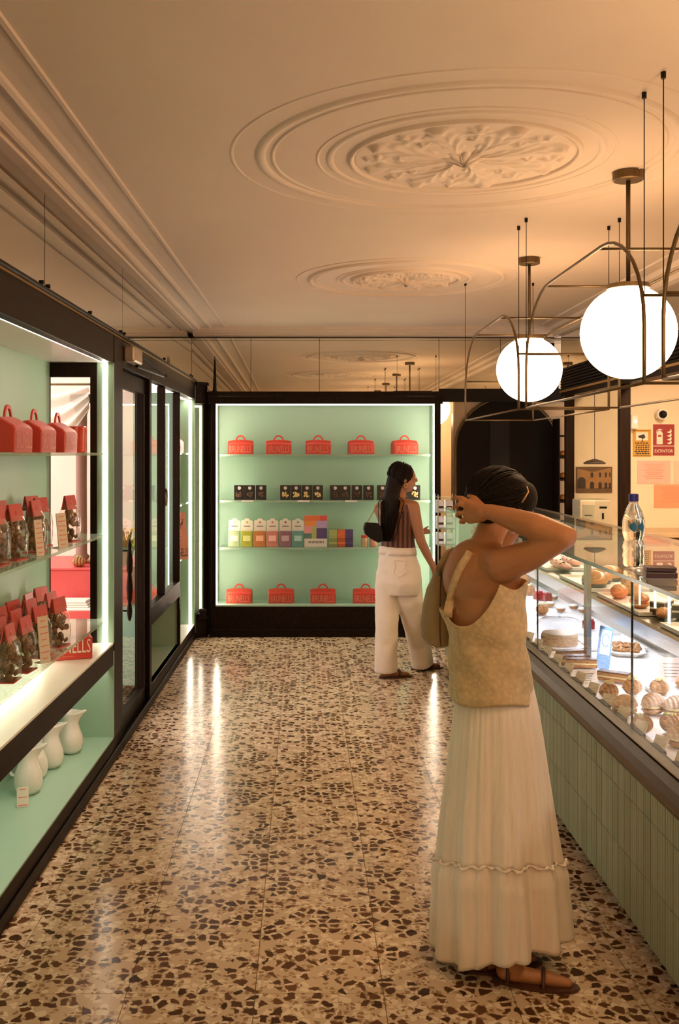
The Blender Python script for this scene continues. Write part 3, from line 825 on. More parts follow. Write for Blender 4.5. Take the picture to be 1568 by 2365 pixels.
# ================================================================== RED HANDLE BOXES
NAME = 'BRUNELLS'
def make_box(label, group):
    t = thing('handle_box', label, 'gift box', (0, 0, 0), 0, group)
    pr = [(-0.060, 0.0), (-0.062, 0.085), (-0.052, 0.100), (-0.012, 0.124), (0.012, 0.124), (0.052, 0.100), (0.062, 0.085), (0.060, 0.0)]
    xs = [(-0.118, 0.94), (-0.112, 1.0), (-0.06, 1.0), (0.0, 1.0), (0.06, 1.0), (0.112, 1.0), (0.118, 0.94)]
    rings = []
    for x, s in xs:
        lift = 0.008 * (1 - (x / 0.118) ** 2)
        rings.append([(x, y * s, (z + lift * (z > 0.05)) * (s * 0.5 + 0.5)) for y, z in pr])
    MB().loft(rings).build('carton', M['red'], t)
    arc = [(0.048 * math.cos(a), 0.0, 0.122 + 0.055 * math.sin(a)) for a in np.linspace(0, PI, 14)]
    h = MB()
    ri = [[(p[0] * s, y, 0.122 + (p[2] - 0.122) * s) for (s, y) in ((1.0, -0.004), (1.0, 0.004), (0.74, 0.004), (0.74, -0.004))] for p in arc]
    h.loft(ri).build('handle', M['red'], t)
    text('lettering', NAME, 0.062, 0.20, M['redpale'], t, (0, -0.0640, 0.045))
    return t
ord5 = ['first', 'second', 'third', 'fourth', 'fifth']
bx0 = None
k = 0
for i, px in enumerate((555, 643, 735, 834, 935)):
    p = at(px, 1047, 9.26); loc = (p.x, 9.30, 1.677)
    lab = '%s red handle box from the left on the top shelf of the back cabinet' % ord5[i]
    if bx0 is None:
        bx0 = make_box(lab, 'red handle boxes'); bx0.location = loc
    else:
        dup(bx0, loc, R((0, 3, -4, 6, 10)[i]), lab)
for i, px in enumerate((552, 649, 746, 845)):
    p = at(px, 1394, 9.24)
    dup(bx0, (p.x, 9.29, 0.293), R((-2, 3, 0, -5)[i]), '%s red handle box from the left on the bottom of the back cabinet' % ord5[i])
for i, (y, lab) in enumerate(((4.84, 'red handle box nearest the light strip on the top shelf of the near cabinet'), (4.44, 'middle red handle box on the top shelf of the near cabinet'), (4.06, 'red handle box at the left picture edge on the top shelf'))):
    o = dup(bx0, L(0.15, y, 1.686), PI / 2, lab, scale=1.1)
for i, (y, lab) in enumerate(((8.45, 'red handle box nearer the window in the tall narrow niche'), (8.80, 'red handle box nearer the light strip in the tall narrow niche'))):
    dup(bx0, L(0.15, y, 1.686), PI / 2, lab, scale=1.1)
t = thing('carton', 'low red carton with large pale lettering on the white deck under the glass shelves', 'gift box', L(0.15, 5.02, 0.649), R(22))
box('carton_body', (-0.12, 0.12, -0.05, 0.05, 0.0, 0.108), M['red'], t, 0.004)
text('lettering', NAME, 0.068, 0.22, M['paper'], t, (0, -0.0512, 0.066))
print_lines('small_print', 0.006, 0.06, 1, M['redpale'], t, (0, -0.0512, 0.018))
t = thing('round_tin', 'glossy red round tin at the end of the top shelf beside the street window', 'tin', L(0.16, 5.24, 1.686), 0)
MB().lathe([(0.055, 0), (0.058, 0.004), (0.058, 0.125), (0.054, 0.13)], 28).build('can', mat('red_gloss', (0.60, 0.05, 0.03), 0.12, coat=0.4), t, smooth=False)
MB().lathe([(0.060, 0.112), (0.060, 0.134), (0.056, 0.138)], 28).build('lid', MATS['red_gloss'], t)

# ================================================================== BAGS OF BISCUITS
M['film'] = pane('clear_film', (0.97, 0.95, 0.92), 0.06, (0.8, 0.7, 0.55), 1.45, 0.12)
M['biscuit'] = mat('dark_biscuit', (0.20, 0.095, 0.03), 0.55, var=0.8, scale=26, bump=0.5, bscale=90)
def make_bag(seed, label):
    rnd = random.Random(seed)
    t = thing('biscuit_bag', label, 'biscuit bag', (0, 0, 0), 0, 'clear bags of biscuits with red tops')
    rings = []
    n = 28
    for j, (w, dp, z) in enumerate(((0.052, 0.036, 0.004), (0.056, 0.040, 0.02), (0.060, 0.043, 0.06), (0.060, 0.042, 0.10), (0.058, 0.036, 0.135), (0.054, 0.022, 0.160), (0.052, 0.006, 0.178), (0.051, 0.003, 0.20))):
        r = []
        for k in range(n):
            a = 2 * PI * k / n
            ca, sa = math.cos(a), math.sin(a)
            e = 0.55
            wr = 1 + 0.05 * math.sin(k * 2.4 + j * 1.7 + seed)
            r.append((w * math.copysign(abs(ca) ** e, ca) * wr, dp * math.copysign(abs(sa) ** e, sa) * wr, z))
        rings.append(r)
    MB().loft(rings, True, True).build('film', M['film'], t, smooth=True)
    b = MB()
    for i in range(44):
        z = rnd.uniform(0.014, 0.145); q = 1 - max(0, (z - 0.10) / 0.09)
        c = (rnd.uniform(-0.042, 0.042), rnd.uniform(-0.027, 0.027) * max(0.25, q), z)
        o = len(b.v)
        b.ball((0, 0, 0), rnd.uniform(0.011, 0.018), 8, 5, (1, rnd.uniform(0.6, 1), rnd.uniform(0.4, 0.8)))
        e = Euler((rnd.uniform(0, 3), rnd.uniform(0, 3), rnd.uniform(0, 3))).to_matrix()
        for i2 in range(o, len(b.v)):
            b.v[i2] = tuple(e @ Vector(b.v[i2]) + Vector(c))
    x = b.build('biscuits', M['biscuit'], t, smooth=True); x['kind'] = 'stuff'
    MB().box(-0.050, 0.050, -0.036, 0.036, 0.0, 0.004).build('base_card', M['red'], t)
    hd = MB().prism([(-0.0035, 0.215), (0.0035, 0.215), (0.016, 0.150), (0.012, 0.149), (0.0, 0.205), (-0.012, 0.149), (-0.016, 0.150)], -0.054, 0.054, 'x').build('header_card', M['red'], t)
    print_lines('print', 0.022, 0.016, 4, M['redpale'], hd, (0, -0.0120, 0.182), (R(-10), 0, 0))
    return t
bags = [make_bag(i, 'bag') for i in range(3)]
spots_up = [(4.93, 0.115, 'clear biscuit bag with red top nearest the light strip on the middle glass shelf'),
            (4.68, 0.19, 'clear biscuit bag behind the larger price card on the middle glass shelf'),
            (4.40, 0.135, 'clear biscuit bag between the two price cards on the middle glass shelf'),
            (4.86, 0.285, 'rear biscuit bag beside the street window on the middle glass shelf'),
            (4.36, 0.28, 'rear biscuit bag behind the small price card on the middle glass shelf'),
            (4.08, 0.13, 'biscuit bag left of the price cards on the middle glass shelf'),
            (4.04, 0.28, 'rear biscuit bag near the left picture edge on the middle glass shelf'),
            (3.88, 0.14, 'biscuit bag cut off by the left picture edge on the middle glass shelf')]
spots_lo = [(4.66, 0.10, 'large biscuit bag at the front of the lowest glass shelf, right of the price card'),
            (4.84, 0.185, 'biscuit bag behind the large front one on the lowest glass shelf'),
            (5.02, 0.285, 'biscuit bag farthest right against the street window on the lowest glass shelf'),
            (4.41, 0.12, 'biscuit bag just behind the price card on the lowest glass shelf'),
            (4.60, 0.215, 'biscuit bag in the middle row of the lowest glass shelf'),
            (4.80, 0.283, 'second biscuit bag from the window in the rear row of the lowest glass shelf'),
            (4.56, 0.283, 'third biscuit bag from the window in the rear row of the lowest glass shelf'),
            (4.36, 0.283, 'fourth biscuit bag from the window in the rear row of the lowest glass shelf'),
            (4.30, 0.195, 'biscuit bag left of centre in the middle row of the lowest glass shelf'),
            (4.14, 0.283, 'fifth biscuit bag from the window in the rear row of the lowest glass shelf'),
            (4.12, 0.10, 'front biscuit bag at the left picture edge on the lowest glass shelf'),
            (4.09, 0.20, 'middle-row biscuit bag near the left picture edge on the lowest glass shelf'),
            (3.94, 0.11, 'front biscuit bag cut by the left picture edge on the lowest glass shelf')]
used = [False] * 3
for z, spots, sc in ((1.246, spots_up, 1.06), (0.781, spots_lo, 1.05)):
    for i, (y, u_, lab) in enumerate(spots):
        s = i % 3
        rz = R(random.uniform(74, 90))
        loc = L(u_, y, z)
        if not used[s]:
            used[s] = True
            bags[s].location = loc; bags[s].rotation_euler = (0, 0, rz); bags[s].scale = (sc,) * 3; bags[s]['label'] = lab
        else:
            dup(bags[s], loc, rz, lab, scale=sc)
def price_card(loc, rz, w, h, label, lines=7):
    t = thing('price_card', label, 'price card', loc, rz, 'price cards on the shelves')
    c = MB().box(-w / 2, w / 2, -0.0015, 0.0015, 0.0, h).build('card', M['paper'], t); c.rotation_euler = (R(-6), 0, 0)
    MB().box(-w / 2, w / 2, 0.0, 0.04, 0.0, 0.003).build('foot', M['paper'], t)
    p = MB()
    for i in range(lines):
        z = h * (0.90 - 0.80 * i / max(1, lines - 1)); ww = w * (0.38 if i % 3 else 0.25)
        p.box(-ww, ww, -0.0030, -0.0022, z - 0.002, z + 0.002)
    q = p.build('print', M['redpale'], c)
price_card(L(0.06, 4.22, 1.246), R(66), 0.050, 0.155, 'small grey price card at the front of the middle glass shelf')
price_card(L(0.06, 4.60, 1.246), R(66), 0.070, 0.160, 'larger grey price card beside the last biscuit bags on the middle glass shelf')
price_card(L(0.055, 4.28, 0.781), R(60), 0.060, 0.200, 'tall price card at the front of the lowest glass shelf')

# ================================================================== JUGS IN THE LOW NICHE
def make_jug(label):
    t = thing('jug', label, 'jug', (0, 0, 0), 0, 'white jugs in the low niche')
    prof = [(0.030, 0.0), (0.042, 0.003), (0.055, 0.025), (0.059, 0.055), (0.055, 0.090), (0.043, 0.125), (0.034, 0.155), (0.033, 0.175), (0.040, 0.200), (0.043, 0.212)]
    n = 32
    rings = []
    for r, z in prof:
        ring = []
        for k in range(n):
            a = 2 * PI * k / n
            sp = max(0.0, math.cos(a)) ** 10 * max(0, (z - 0.15) / 0.062) * 0.035
            ring.append(((r + sp) * math.cos(a), r * math.sin(a) * (1 - 0.3 * sp / 0.035 * 0.3), z + sp * 0.25 - max(0, -math.cos(a)) * 0.0))
        rings.append(ring)
    inner = [[(x * 0.88, y * 0.88, z - 0.002) for x, y, z in r] for r in reversed(rings[5:])]
    MB().loft(rings + inner, True, True).build('body', M['ceramic'], t, smooth=True)
    pts = [(-0.034, 0, 0.185), (-0.065, 0, 0.19), (-0.088, 0, 0.16), (-0.085, 0, 0.12), (-0.066, 0, 0.085), (-0.052, 0, 0.08)]
    MB().tube(pts, [0.008, 0.008, 0.007, 0.007, 0.007, 0.008], 10).build('handle', M['ceramic'], t, smooth=True)
    return t
jug = make_jug('white ceramic jug at the front of the row, behind the small price tag')
jug.location = (-1.264, 4.55, 0.133); jug.rotation_euler = (0, 0, R(10)); jug.scale = (1.12, 1.12, 1.0)
dup(jug, (-1.290, 4.745, 0.133), R(-75), 'white ceramic jug half hidden behind the front jug')
dup(jug, (-1.258, 4.92, 0.133), R(5), 'white ceramic jug in the middle of the row in the low niche')
dup(jug, (-1.215, 5.16, 0.133), R(0), 'white ceramic jug nearest the green end panel of the low niche')
price_card((-1.235, 4.36, 0.133), R(20), 0.05, 0.085, 'small folded price tag in front of the white jugs', 3)

# ================================================================== GOODS IN THE BACK CABINET
M['packblack'] = mat('black_carton', (0.016, 0.012, 0.011), 0.35)
M['nutpale'] = mat('pale_nuts', (0.74, 0.55, 0.22), 0.5, var=0.3, scale=60)
M['nutdark'] = mat('chocolate_nuts', (0.10, 0.045, 0.02), 0.4, var=0.4, scale=60)
def choc_box(loc, dark, label, mark):
    t = thing('chocolate_box', label, 'chocolate box', loc, 0, 'black chocolate boxes on the second shelf')
    box('carton', (-0.0485, 0.0485, -0.03, 0.03, 0.0, 0.135), M['packblack'], t, 0.002)
    w = MB()
    rnd = random.Random(int(loc[0] * 1000) + 5)
    for i in range(16):
        w.ball((rnd.uniform(-0.026, 0.026), -0.028, rnd.uniform(0.028, 0.072)), rnd.uniform(0.007, 0.010), 8, 5)
    x = w.build('nuts', M['nutdark'] if dark else M['nutpale'], t, smooth=True); x['kind'] = 'stuff'
    MB().lathe([(0.015, -0.001), (0.015, 0.001)], 20).build('sticker', M['paper'], t)
    s = [c for c in t.children if c.name.startswith('sticker')][0]
    s.location = (0, -0.031, 0.110); s.rotation_euler = (PI / 2, 0, 0)
    print_lines('print', 0.012, 0.012, 3, M['ink'], t, (0, -0.0325, 0.110))
groups = [((553, 577, 603), True, 'at the left end of the second shelf'), ((659, 684, 709, 734), False, 'with pale nuts on the second shelf'), ((774, 797, 824, 851), True, 'in the dark group right of the pale nuts'), ((883, 908, 933, 958), True, 'behind the walking woman on the second shelf')]
for xs, dark, lab in groups:
    for i, px in enumerate(xs):
        p = at(px, 1153, 9.26)
        choc_box((p.x, 9.27, 1.252), dark and px < 950, '%s black chocolate box from the left %s' % (ord5[i], lab), 'B')
for i, px in enumerate((572, 701, 811)):
    p = at(px, 1153, 9.2)
    o = box('shelf_ticket', (p.x - 0.055, p.x + 0.055, 9.187, 9.19, 1.234, 1.250), M['paper']); tag(o, 'pale shelf ticket under the %s group of black chocolate boxes' % ('left', 'pale nut', 'third')[i], 'price card', 'shelf tickets in the back cabinet')
# pastel packets with white header cards
cols = [('pale green', (0.42, 0.52, 0.30)), ('lime', (0.42, 0.42, 0.05)), ('orange', (0.55, 0.20, 0.06)), ('pink', (0.62, 0.22, 0.18)), ('mauve', (0.27, 0.13, 0.17)), ('teal', (0.13, 0.30, 0.28))]
for i, (cn, c) in enumerate(cols):
    p = at((541, 570, 600, 629, 659, 688)[i], 1263, 9.26)
    t = thing('tea_packet', '%s sweet packet with a white rounded header card on the third shelf' % cn, 'packet', (p.x, 9.26, 0.816), 0, 'pastel packets on the third shelf')
    m = mat('packet_' + cn.replace(' ', '_'), c, 0.4, var=0.25, scale=25)
    box('packet', (-0.054, 0.054, -0.025, 0.03, 0.0, 0.145), m, t, 0.006)
    box('label_sticker', (-0.034, 0.034, -0.0275, -0.025, 0.055, 0.105), mat('sticker_' + cn.replace(' ', '_'), tuple(min(1, x * 1.3 + 0.25) for x in c), 0.5), t)
    MB().prism([(-0.055, 0.12), (-0.055, 0.225)] + [(-0.036 + 0.0 - 0.018 * math.cos(a), 0.235 + 0.012 * math.sin(a)) for a in np.linspace(0, PI / 2, 4)] + [(0.026 * math.cos(a), 0.245 + 0.018 * math.sin(a)) for a in np.linspace(PI, 0, 8)] + [(0.05, 0.24), (0.055, 0.225), (0.055, 0.12)], 0.031, 0.034).build('header_card', M['paper'], t)
    box('print', (-0.03, 0.03, 0.0290, 0.031, 0.185, 0.192), M['ink'], t)
    MB().lathe([(0.010, -0.001), (0.010, 0.001)], 14, (0, 0, 0)).build('print_dot', m, t)
    s = [c_ for c_ in t.children if c_.name.startswith('print_dot')][0]
    s.location = (0, 0.030, 0.225); s.rotation_euler = (PI / 2, 0, 0)
# big patchwork box
p = at(729, 1260, 9.26)
t = thing('patchwork_box', 'tall carton with a patchwork of orange, pink, lilac and green squares', 'carton', (p.x, 9.27, 0.816))
box('carton', (-0.106, 0.106, -0.03, 0.05, 0.0, 0.290), M['paper'], t, 0.002)
pal = {'o': (0.72, 0.16, 0.05), 'y': (0.75, 0.27, 0.06), 'l': (0.48, 0.36, 0.62), 'p': (0.80, 0.30, 0.34), 'g': (0.40, 0.46, 0.16), 'v': (0.10, 0.06, 0.20), 'd': (0.10, 0.22, 0.18), 'r': (0.62, 0.08, 0.07)}
pm = {k: mat('patch_' + k, v, 0.5, var=0.06) for k, v in pal.items()}
for (a, b, c, d_, k) in ((0, 2, 5, 6, 'o'), (2, 3, 5, 6, 'r'), (0, 1.6, 4, 5, 'y'), (1.6, 3, 3.6, 5, 'l'), (0, 1, 2.6, 4, 'p'), (1, 1.6, 1.6, 4, 'g'), (1.6, 3, 1.6, 3.6, 'v'), (0, 1, 1.6, 2.6, 'd')):
    box('colour_patch', (-0.106 + 0.0706 * a + 0.0005, -0.106 + 0.0706 * b - 0.0005, -0.0315, -0.0300, 0.0485 * c, 0.0485 * d_ - 0.0005), pm[k], t)
print_lines('print', 0.022, 0.15, 2, M['ink'], t, (0, -0.032, 0.045))
# stacked small boxes
for i, (px, k, cn) in enumerate(((769, 'g', 'olive'), (788, 'o', 'orange'), (806, 'v', 'violet'))):
    for j in range(2):
        p = at(px, 1263, 9.24)
        t = thing('small_box', '%s small carton, %s one of its stack on the third shelf' % (cn, ('lower', 'upper')[j]), 'carton', (p.x, 9.25, 0.816 + j * 0.0805), 0, 'stacked small cartons on the third shelf')
        box('carton', (-0.0365, 0.0365, -0.04, 0.04, 0.0, 0.080), mat('small_%s%d' % (k, j), tuple(np.array(pal[k]) * (0.6, 0.9)[j]), 0.45), t, 0.002)
        box('band', (-0.0367, 0.0367, -0.0412, -0.0400, 0.030, 0.048), pm[k], t)
for i, (px, lab) in enumerate(((842, 'small red and cream jar left of the black shoulder bag'), (862, 'second small jar partly behind the black shoulder bag'))):
    p = at(px, 1265, 9.24)
    t = thing('jar', lab, 'jar', (p.x, 9.25, 0.816))
    MB().lathe([(0.030, 0), (0.034, 0.006), (0.034, 0.075), (0.028, 0.085)], 20).build('glass_body', mat('jar_body%d' % i, ((0.55, 0.38, 0.2), (0.62, 0.30, 0.2))[i], 0.2), t, smooth=True)
    MB().lathe([(0.031, 0.085), (0.031, 0.108)], 20).build('lid', (M['red'], M['paper'])[i], t)
# paper carrier in the tall niche
p = L(0.10, 8.52, 0.0)
t = thing('paper_bag', 'salmon paper carrier with dark drawing and lettering in the tall narrow niche', 'paper bag', L(0.075, 8.45, 0.781), R(58))
salm = mat('salmon_paper', (0.70, 0.27, 0.17), 0.6, var=0.1)
MB().loft([[(-0.12, -0.03, 0), (0.12, -0.03, 0), (0.12, 0.03, 0), (-0.12, 0.03, 0)], [(-0.10, -0.004, 0.40), (0.10, -0.004, 0.40), (0.10, 0.004, 0.40), (-0.10, 0.004, 0.40)]]).build('bag_body', salm, t)
text('lettering', NAME, 0.07, 0.19, M['ink'], t, (0.01, -0.0290, 0.060), (R(-3.7), 0, 0))
dr = MB()
for i in range(9):
    a = i * 0.7
    dr.tube([(0.06 * math.cos(a + s * 2.0) * (0.4 + 0.1 * i) * 0.9, -0.031 + (0.15 + 0.014 * i + 0.02 * s) * 0.068, 0.15 + 0.02 * i + 0.03 * math.sin(a * 1.3 + s * 3)) for s in np.linspace(0, 1, 8)], 0.0018, 4)
dr.build('line_drawing', M['ink'], t)

# ================================================================== PASTRIES
def onp(px, py, z):
    d = (EYE - z) * F / (py - VY)
    return Vector(((px - VX) * d / F, d, z))
M['crust'] = mat('golden_crust', (0.50, 0.21, 0.055), 0.42, var=0.55, scale=16, bump=0.25, bscale=60)
M['crustd'] = mat('dark_crust', (0.38, 0.165, 0.050), 0.5, var=0.5, scale=22, bump=0.35, bscale=70)
M['brioche'] = mat('brioche_crust', (0.50, 0.21, 0.045), 0.28, var=0.35, scale=10, coat=0.3)
M['sugar'] = mat('sugar_dust', (0.56, 0.38, 0.27), 0.8, var=0.35, scale=40)
M['cream'] = M['cream']
M['filling'] = mat('custard_cream', (0.80, 0.68, 0.36), 0.4, var=0.1)
M['pist'] = mat('pistachio', (0.42, 0.45, 0.10), 0.5, var=0.3, scale=60)
M['choc'] = mat('chocolate', (0.075, 0.03, 0.016), 0.35, var=0.3)
M['berry'] = mat('red_berry', (0.30, 0.02, 0.02), 0.25, var=0.5, scale=40)
M['meringue'] = mat('white_icing', (0.82, 0.78, 0.70), 0.4)
def crescent(mb, length, r, bend, ridges, flat=0.8, zoff=0.0, half=0, depth=0.09):
    n, m = 16, 44
    rings = []
    for i in range(m + 1):
        s = i / m * 2 - 1
        a = s * bend
        x = length / 2 * math.sin(a) / math.sin(bend)
        y = (1 - math.cos(a)) * length * 0.35
        rad = r * max(0.12, (1 - abs(s) ** 2.2)) * (1 + depth * abs(math.sin(s * PI * ridges / 2)) - depth / 2)
        tx = math.atan2(math.sin(a) * 0.7, math.cos(a))
        ring = []
        for k in range(n):
            q = 2 * PI * k / n
            cy, cz = math.cos(q) * rad, math.sin(q) * rad * flat
            if half == 1: cz = max(cz, 0)
            if half == -1: cz = min(cz, 0)
            ring.append((x - cy * math.sin(tx), y + cy * math.cos(tx), zoff + cz))
        rings.append(ring)
    return mb.loft(rings)
PASTRY = {}
def proto(kind):
    """first one of a kind; later ones are copies"""
    g = {'croissant': 'plain croissants', 'filled': 'dusted filled croissants', 'bun': 'brioche buns', 'tart': 'small iced tarts', 'pist': 'pistachio rolls', 'creamroll': 'cream topped rolls', 'eclair': 'coffee slices', 'cube': 'berry cubes', 'slice': 'chocolate cake slices', 'sand': 'ham rolls', 'finger': 'bread fingers'}[kind]
    nm = {'croissant': 'croissant', 'filled': 'filled_croissant', 'bun': 'brioche_bun', 'tart': 'iced_tart', 'pist': 'pistachio_roll', 'creamroll': 'cream_roll', 'eclair': 'coffee_slice', 'cube': 'berry_cube', 'slice': 'cake_slice', 'sand': 'filled_roll', 'finger': 'bread_finger'}[kind]
    t = thing(nm, 'x', nm.replace('_', ' '), (0, 0, 0), 0, g)
    if kind == 'croissant':
        crescent(MB(), 0.16, 0.036, 0.9, 9, 0.85, 0.028, depth=0.20).build('crust', M['crust'], t, smooth=True)
        crescent(MB(), 0.07, 0.0375, 0.5, 2, 0.86, 0.029, depth=0.05).build('middle_fold', M['crust'], t, smooth=True)
    elif kind == 'filled':
        crescent(MB(), 0.135, 0.046, 0.7, 7, 0.62, 0.014, -1).build('bottom_half', M['crustd'], t, smooth=True)
        b = MB(); crescent(b, 0.125, 0.042, 0.7, 9, 0.42, 0.024).build('cream_filling', M['filling'], t, smooth=True)
        crescent(MB(), 0.138, 0.047, 0.7, 9, 0.95, 0.030, 1, 0.22).build('top_half', M['sugar'], t, smooth=True)
        MB().lathe([(0.030, 0.0), (0.035, 0.004)], 14, (0, 0.012, -0.013)).build('crumb_base', M['crustd'], t)
    elif kind == 'bun':
        MB().lathe([(0.045, 0.0), (0.060, 0.010), (0.067, 0.030), (0.062, 0.052), (0.046, 0.070), (0.022, 0.079), (0.001, 0.081)], 28).build('crust', M['brioche'], t, smooth=True)
        MB().lathe([(0.050, -0.001), (0.058, 0.002), (0.065, 0.016), (0.066, 0.018)], 28).build('paper_case', M['choc'], t, smooth=True)
    elif kind == 'tart':
        n = 28
        MB().lathe([(0.022, 0.0), (0.030, 0.018), (0.031, 0.020), (0.026, 0.018)], n).build('pastry_shell', M['crustd'], t, smooth=False)
        MB().lathe([(0.029, 0.017), (0.030, 0.024), (0.024, 0.030), (0.001, 0.032)], n).build('icing', M['meringue'], t, smooth=True)
    elif kind in ('pist', 'creamroll'):
        crescent(MB(), 0.11, 0.043, 0.35, 6, 0.85, 0.034, depth=0.24).build('crust', M['crustd'], t, smooth=True)
        top = MB()
        rnd = random.Random(3)
        if kind == 'pist':
            for i in range(14):
                top.ball((rnd.uniform(-0.02, 0.02), rnd.uniform(-0.016, 0.02), 0.068 + rnd.uniform(0, 0.004)), 0.006, 8, 5)
            x = top.build('pistachio_crumbs', M['pist'], t, smooth=True); x['kind'] = 'stuff'
        else:
            for i in range(7):
                a = i * 0.9
                top.ball((0.013 * math.cos(a), 0.013 * math.sin(a) - 0.006, 0.067 + 0.003 * i), 0.014 - 0.001 * i, 12, 8)
            top.build('cream_swirl', M['filling'], t, smooth=True)
    elif kind == 'eclair':
        for k, (m, z0, z1) in enumerate(((M['crustd'], 0, 0.014), (M['filling'], 0.014, 0.022), (M['crustd'], 0.022, 0.036), (M['choc'], 0.036, 0.041))):
            MB().box(-0.07, 0.07, -0.026, 0.026, z0, z1).build(('sponge', 'cream_layer', 'sponge', 'glaze')[k], m, t, bevel=0.003)
    elif kind == 'cube':
        MB().box(-0.026, 0.026, -0.026, 0.026, 0, 0.045).build('cake', M['berry'], t, bevel=0.003)
        b = MB(); rnd = random.Random(9)
        for i in range(9):
            b.ball((rnd.uniform(-0.019, 0.019), rnd.uniform(-0.019, 0.019), 0.050), 0.009, 10, 6)
        x = b.build('berries', M['berry'], t, smooth=True); x['kind'] = 'stuff'
    elif kind == 'slice':
        tri = [(-0.055, -0.035), (0.065, 0.0), (-0.055, 0.035)]
        MB().prism(tri, 0.0, 0.024, 'z').build('sponge', M['choc'], t)
        MB().prism(tri, 0.024, 0.032, 'z').build('cream_layer', M['meringue'], t)
        MB().prism(tri, 0.032, 0.052, 'z').build('sponge', M['choc'], t)
        MB().prism(tri, 0.052, 0.058, 'z').build('icing', M['meringue'], t)
    elif kind == 'sand':
        crescent(MB(), 0.13, 0.04, 0.4, 5, 0.5, 0.016, 0).build('bottom_half', M['crust'], t, smooth=True)
        MB().box(-0.05, 0.05, -0.036, 0.046, 0.026, 0.032).build('filling', M['redpale'], t, bevel=0.004)
        crescent(MB(), 0.13, 0.04, 0.4, 5, 0.8, 0.034, 1).build('top_half', M['crust'], t, smooth=True)
    elif kind == 'finger':
        MB().loft([[(x, 0.034 * s * math.cos(a), 0.018 + 0.018 * s * math.sin(a)) for a in np.linspace(0, 2 * PI, 16, endpoint=False)] for x, s in ((-0.15, 0.3), (-0.135, 0.8), (-0.09, 1), (0.0, 1.03), (0.09, 1), (0.135, 0.8), (0.15, 0.3))]).build('crust', mat('rosy_glaze', (0.66, 0.34, 0.27), 0.4, var=0.15, scale=14), t, smooth=True)
        b = MB(); rnd = random.Random(4)
        for i in range(16):
            a = rnd.uniform(0.4, 2.7); x = rnd.uniform(-0.12, 0.12)
            b.ball((x, 0.034 * math.cos(a), 0.018 + 0.0185 * math.sin(a)), 0.004, 6, 4)
        x = b.build('seeds', M['choc'], t); x['kind'] = 'stuff'
    return t
def pastry(kind, loc, rz, label, sc=1.0):
    if kind not in PASTRY:
        t = proto(kind); PASTRY[kind] = t
        t.location = loc; t.rotation_euler = (0, 0, R(rz)); t.scale = (sc,) * 3; t['label'] = label
        return t
    return dup(PASTRY[kind], loc, R(rz), label, scale=sc)
def tray(x, y, w, l, z, label, rz=0):
    t = thing('tray', label, 'tray', (x, y, z), R(rz), 'white serving trays')
    box('base', (-w / 2, w / 2, -l / 2, l / 2, 0.001, 0.006), M['white'], t, 0.002)
    rim = MB()
    for b in ((-w / 2, -w / 2 + 0.008, -l / 2, l / 2), (w / 2 - 0.008, w / 2, -l / 2, l / 2), (-w / 2 + 0.008, w / 2 - 0.008, -l / 2, -l / 2 + 0.008), (-w / 2 + 0.008, w / 2 - 0.008, l / 2 - 0.008, l / 2)):
        rim.box(b[0], b[1], b[2], b[3], 0.006, 0.018)
    rim.build('rim', M['white'], t)
ZD = 0.661
# lower deck
tr = [(1.62, 3.05, 'white tray at the back of the lower case at the right picture edge'), (1.62, 3.55, 'white tray at the back of the lower case by the steel post'), (1.62, 4.10, 'white tray in the lower case behind the blue card'), (1.62, 5.35, 'farthest white tray at the back of the lower case')]
for x, y, lab in tr:
    tray(x, y, 0.30, 0.42, ZD, lab)
def P(px, py, dx=0.04):
    p = onp(px, py, ZD + 0.007); k = 1 + dx / p.x
    return Vector((p.x * k, p.y * k if False else p.y, p.z)) + Vector((dx - p.x * (k - 1), 0, 0))
low = [('filled', 1412, 1650, 28, 'dusted filled croissant left of the steel post in the front row'),
       ('filled', 1533, 1652, 12, 'dusted filled croissant with thick cream right of the steel post'),
       ('filled', 1478, 1646, 34, 'dusted filled croissant hidden behind the steel post'),
       ('filled', 1538, 1722, 22, 'nearest dusted filled croissant with pale custard'),
       ('pist', 1447, 1690, 18, 'pistachio roll just left of the glass joint'),
       ('pist', 1516, 1688, 28, 'pistachio roll between the dusted croissants'),
       ('pist', 1572, 1690, 12, 'pistachio roll at the right picture edge'),
       ('pist', 1556, 1775, 34, 'lowest pistachio roll nearest the camera'),
       ('creamroll', 1377, 1612, 22, 'cream topped roll nearest the front glass'),
       ('creamroll', 1432, 1602, 18, 'cream topped roll left of the steel post'),
       ('creamroll', 1494, 1604, 28, 'cream topped roll behind the steel post'),
       ('creamroll', 1556, 1592, 12, 'cream topped roll below the pink menu card'),
       ('eclair', 1294, 1520, 15, 'coffee slice at the back of the pile of three'),
       ('eclair', 1302, 1532, 5, 'coffee slice in the middle of the pile of three'),
       ('eclair', 1318, 1540, -8, 'coffee slice at the front of the pile of three'),
       ('eclair', 1392, 1572, -35, 'plain brown slab slice behind the cream rolls'),
       ('cube', 1247, 1388, 10, 'red berry cube with berries on top'),
       ('cube', 1227, 1384, 30, 'darker berry cube left of the red one'),
       ('tart', 1253, 1400, 0, 'white iced tart nearest the berry cube'),
       ('tart', 1277, 1412, 0, 'largest looking white iced tart in the lower case'),
       ('tart', 1307, 1406, 0, 'white iced tart right of centre in the lower case'),
       ('tart', 1328, 1414, 0, 'white iced tart under the steel shelf front'),
       ('tart', 1262, 1384, 0, 'iced tart behind the berry cubes'),
       ('tart', 1206, 1364, 0, 'far iced tart beside the woman'),
       ('cube', 1339, 1452, 20, 'small brown cube right of the glass dome'),
       ('creamroll', 1233, 1418, 34, 'small nut roll behind the glass dome'),
       ('creamroll', 1206, 1372, 22, 'far cream roll beside the woman'),
       ('bun', 1190, 1350, 0, 'round bun at the far end of the lower case')]
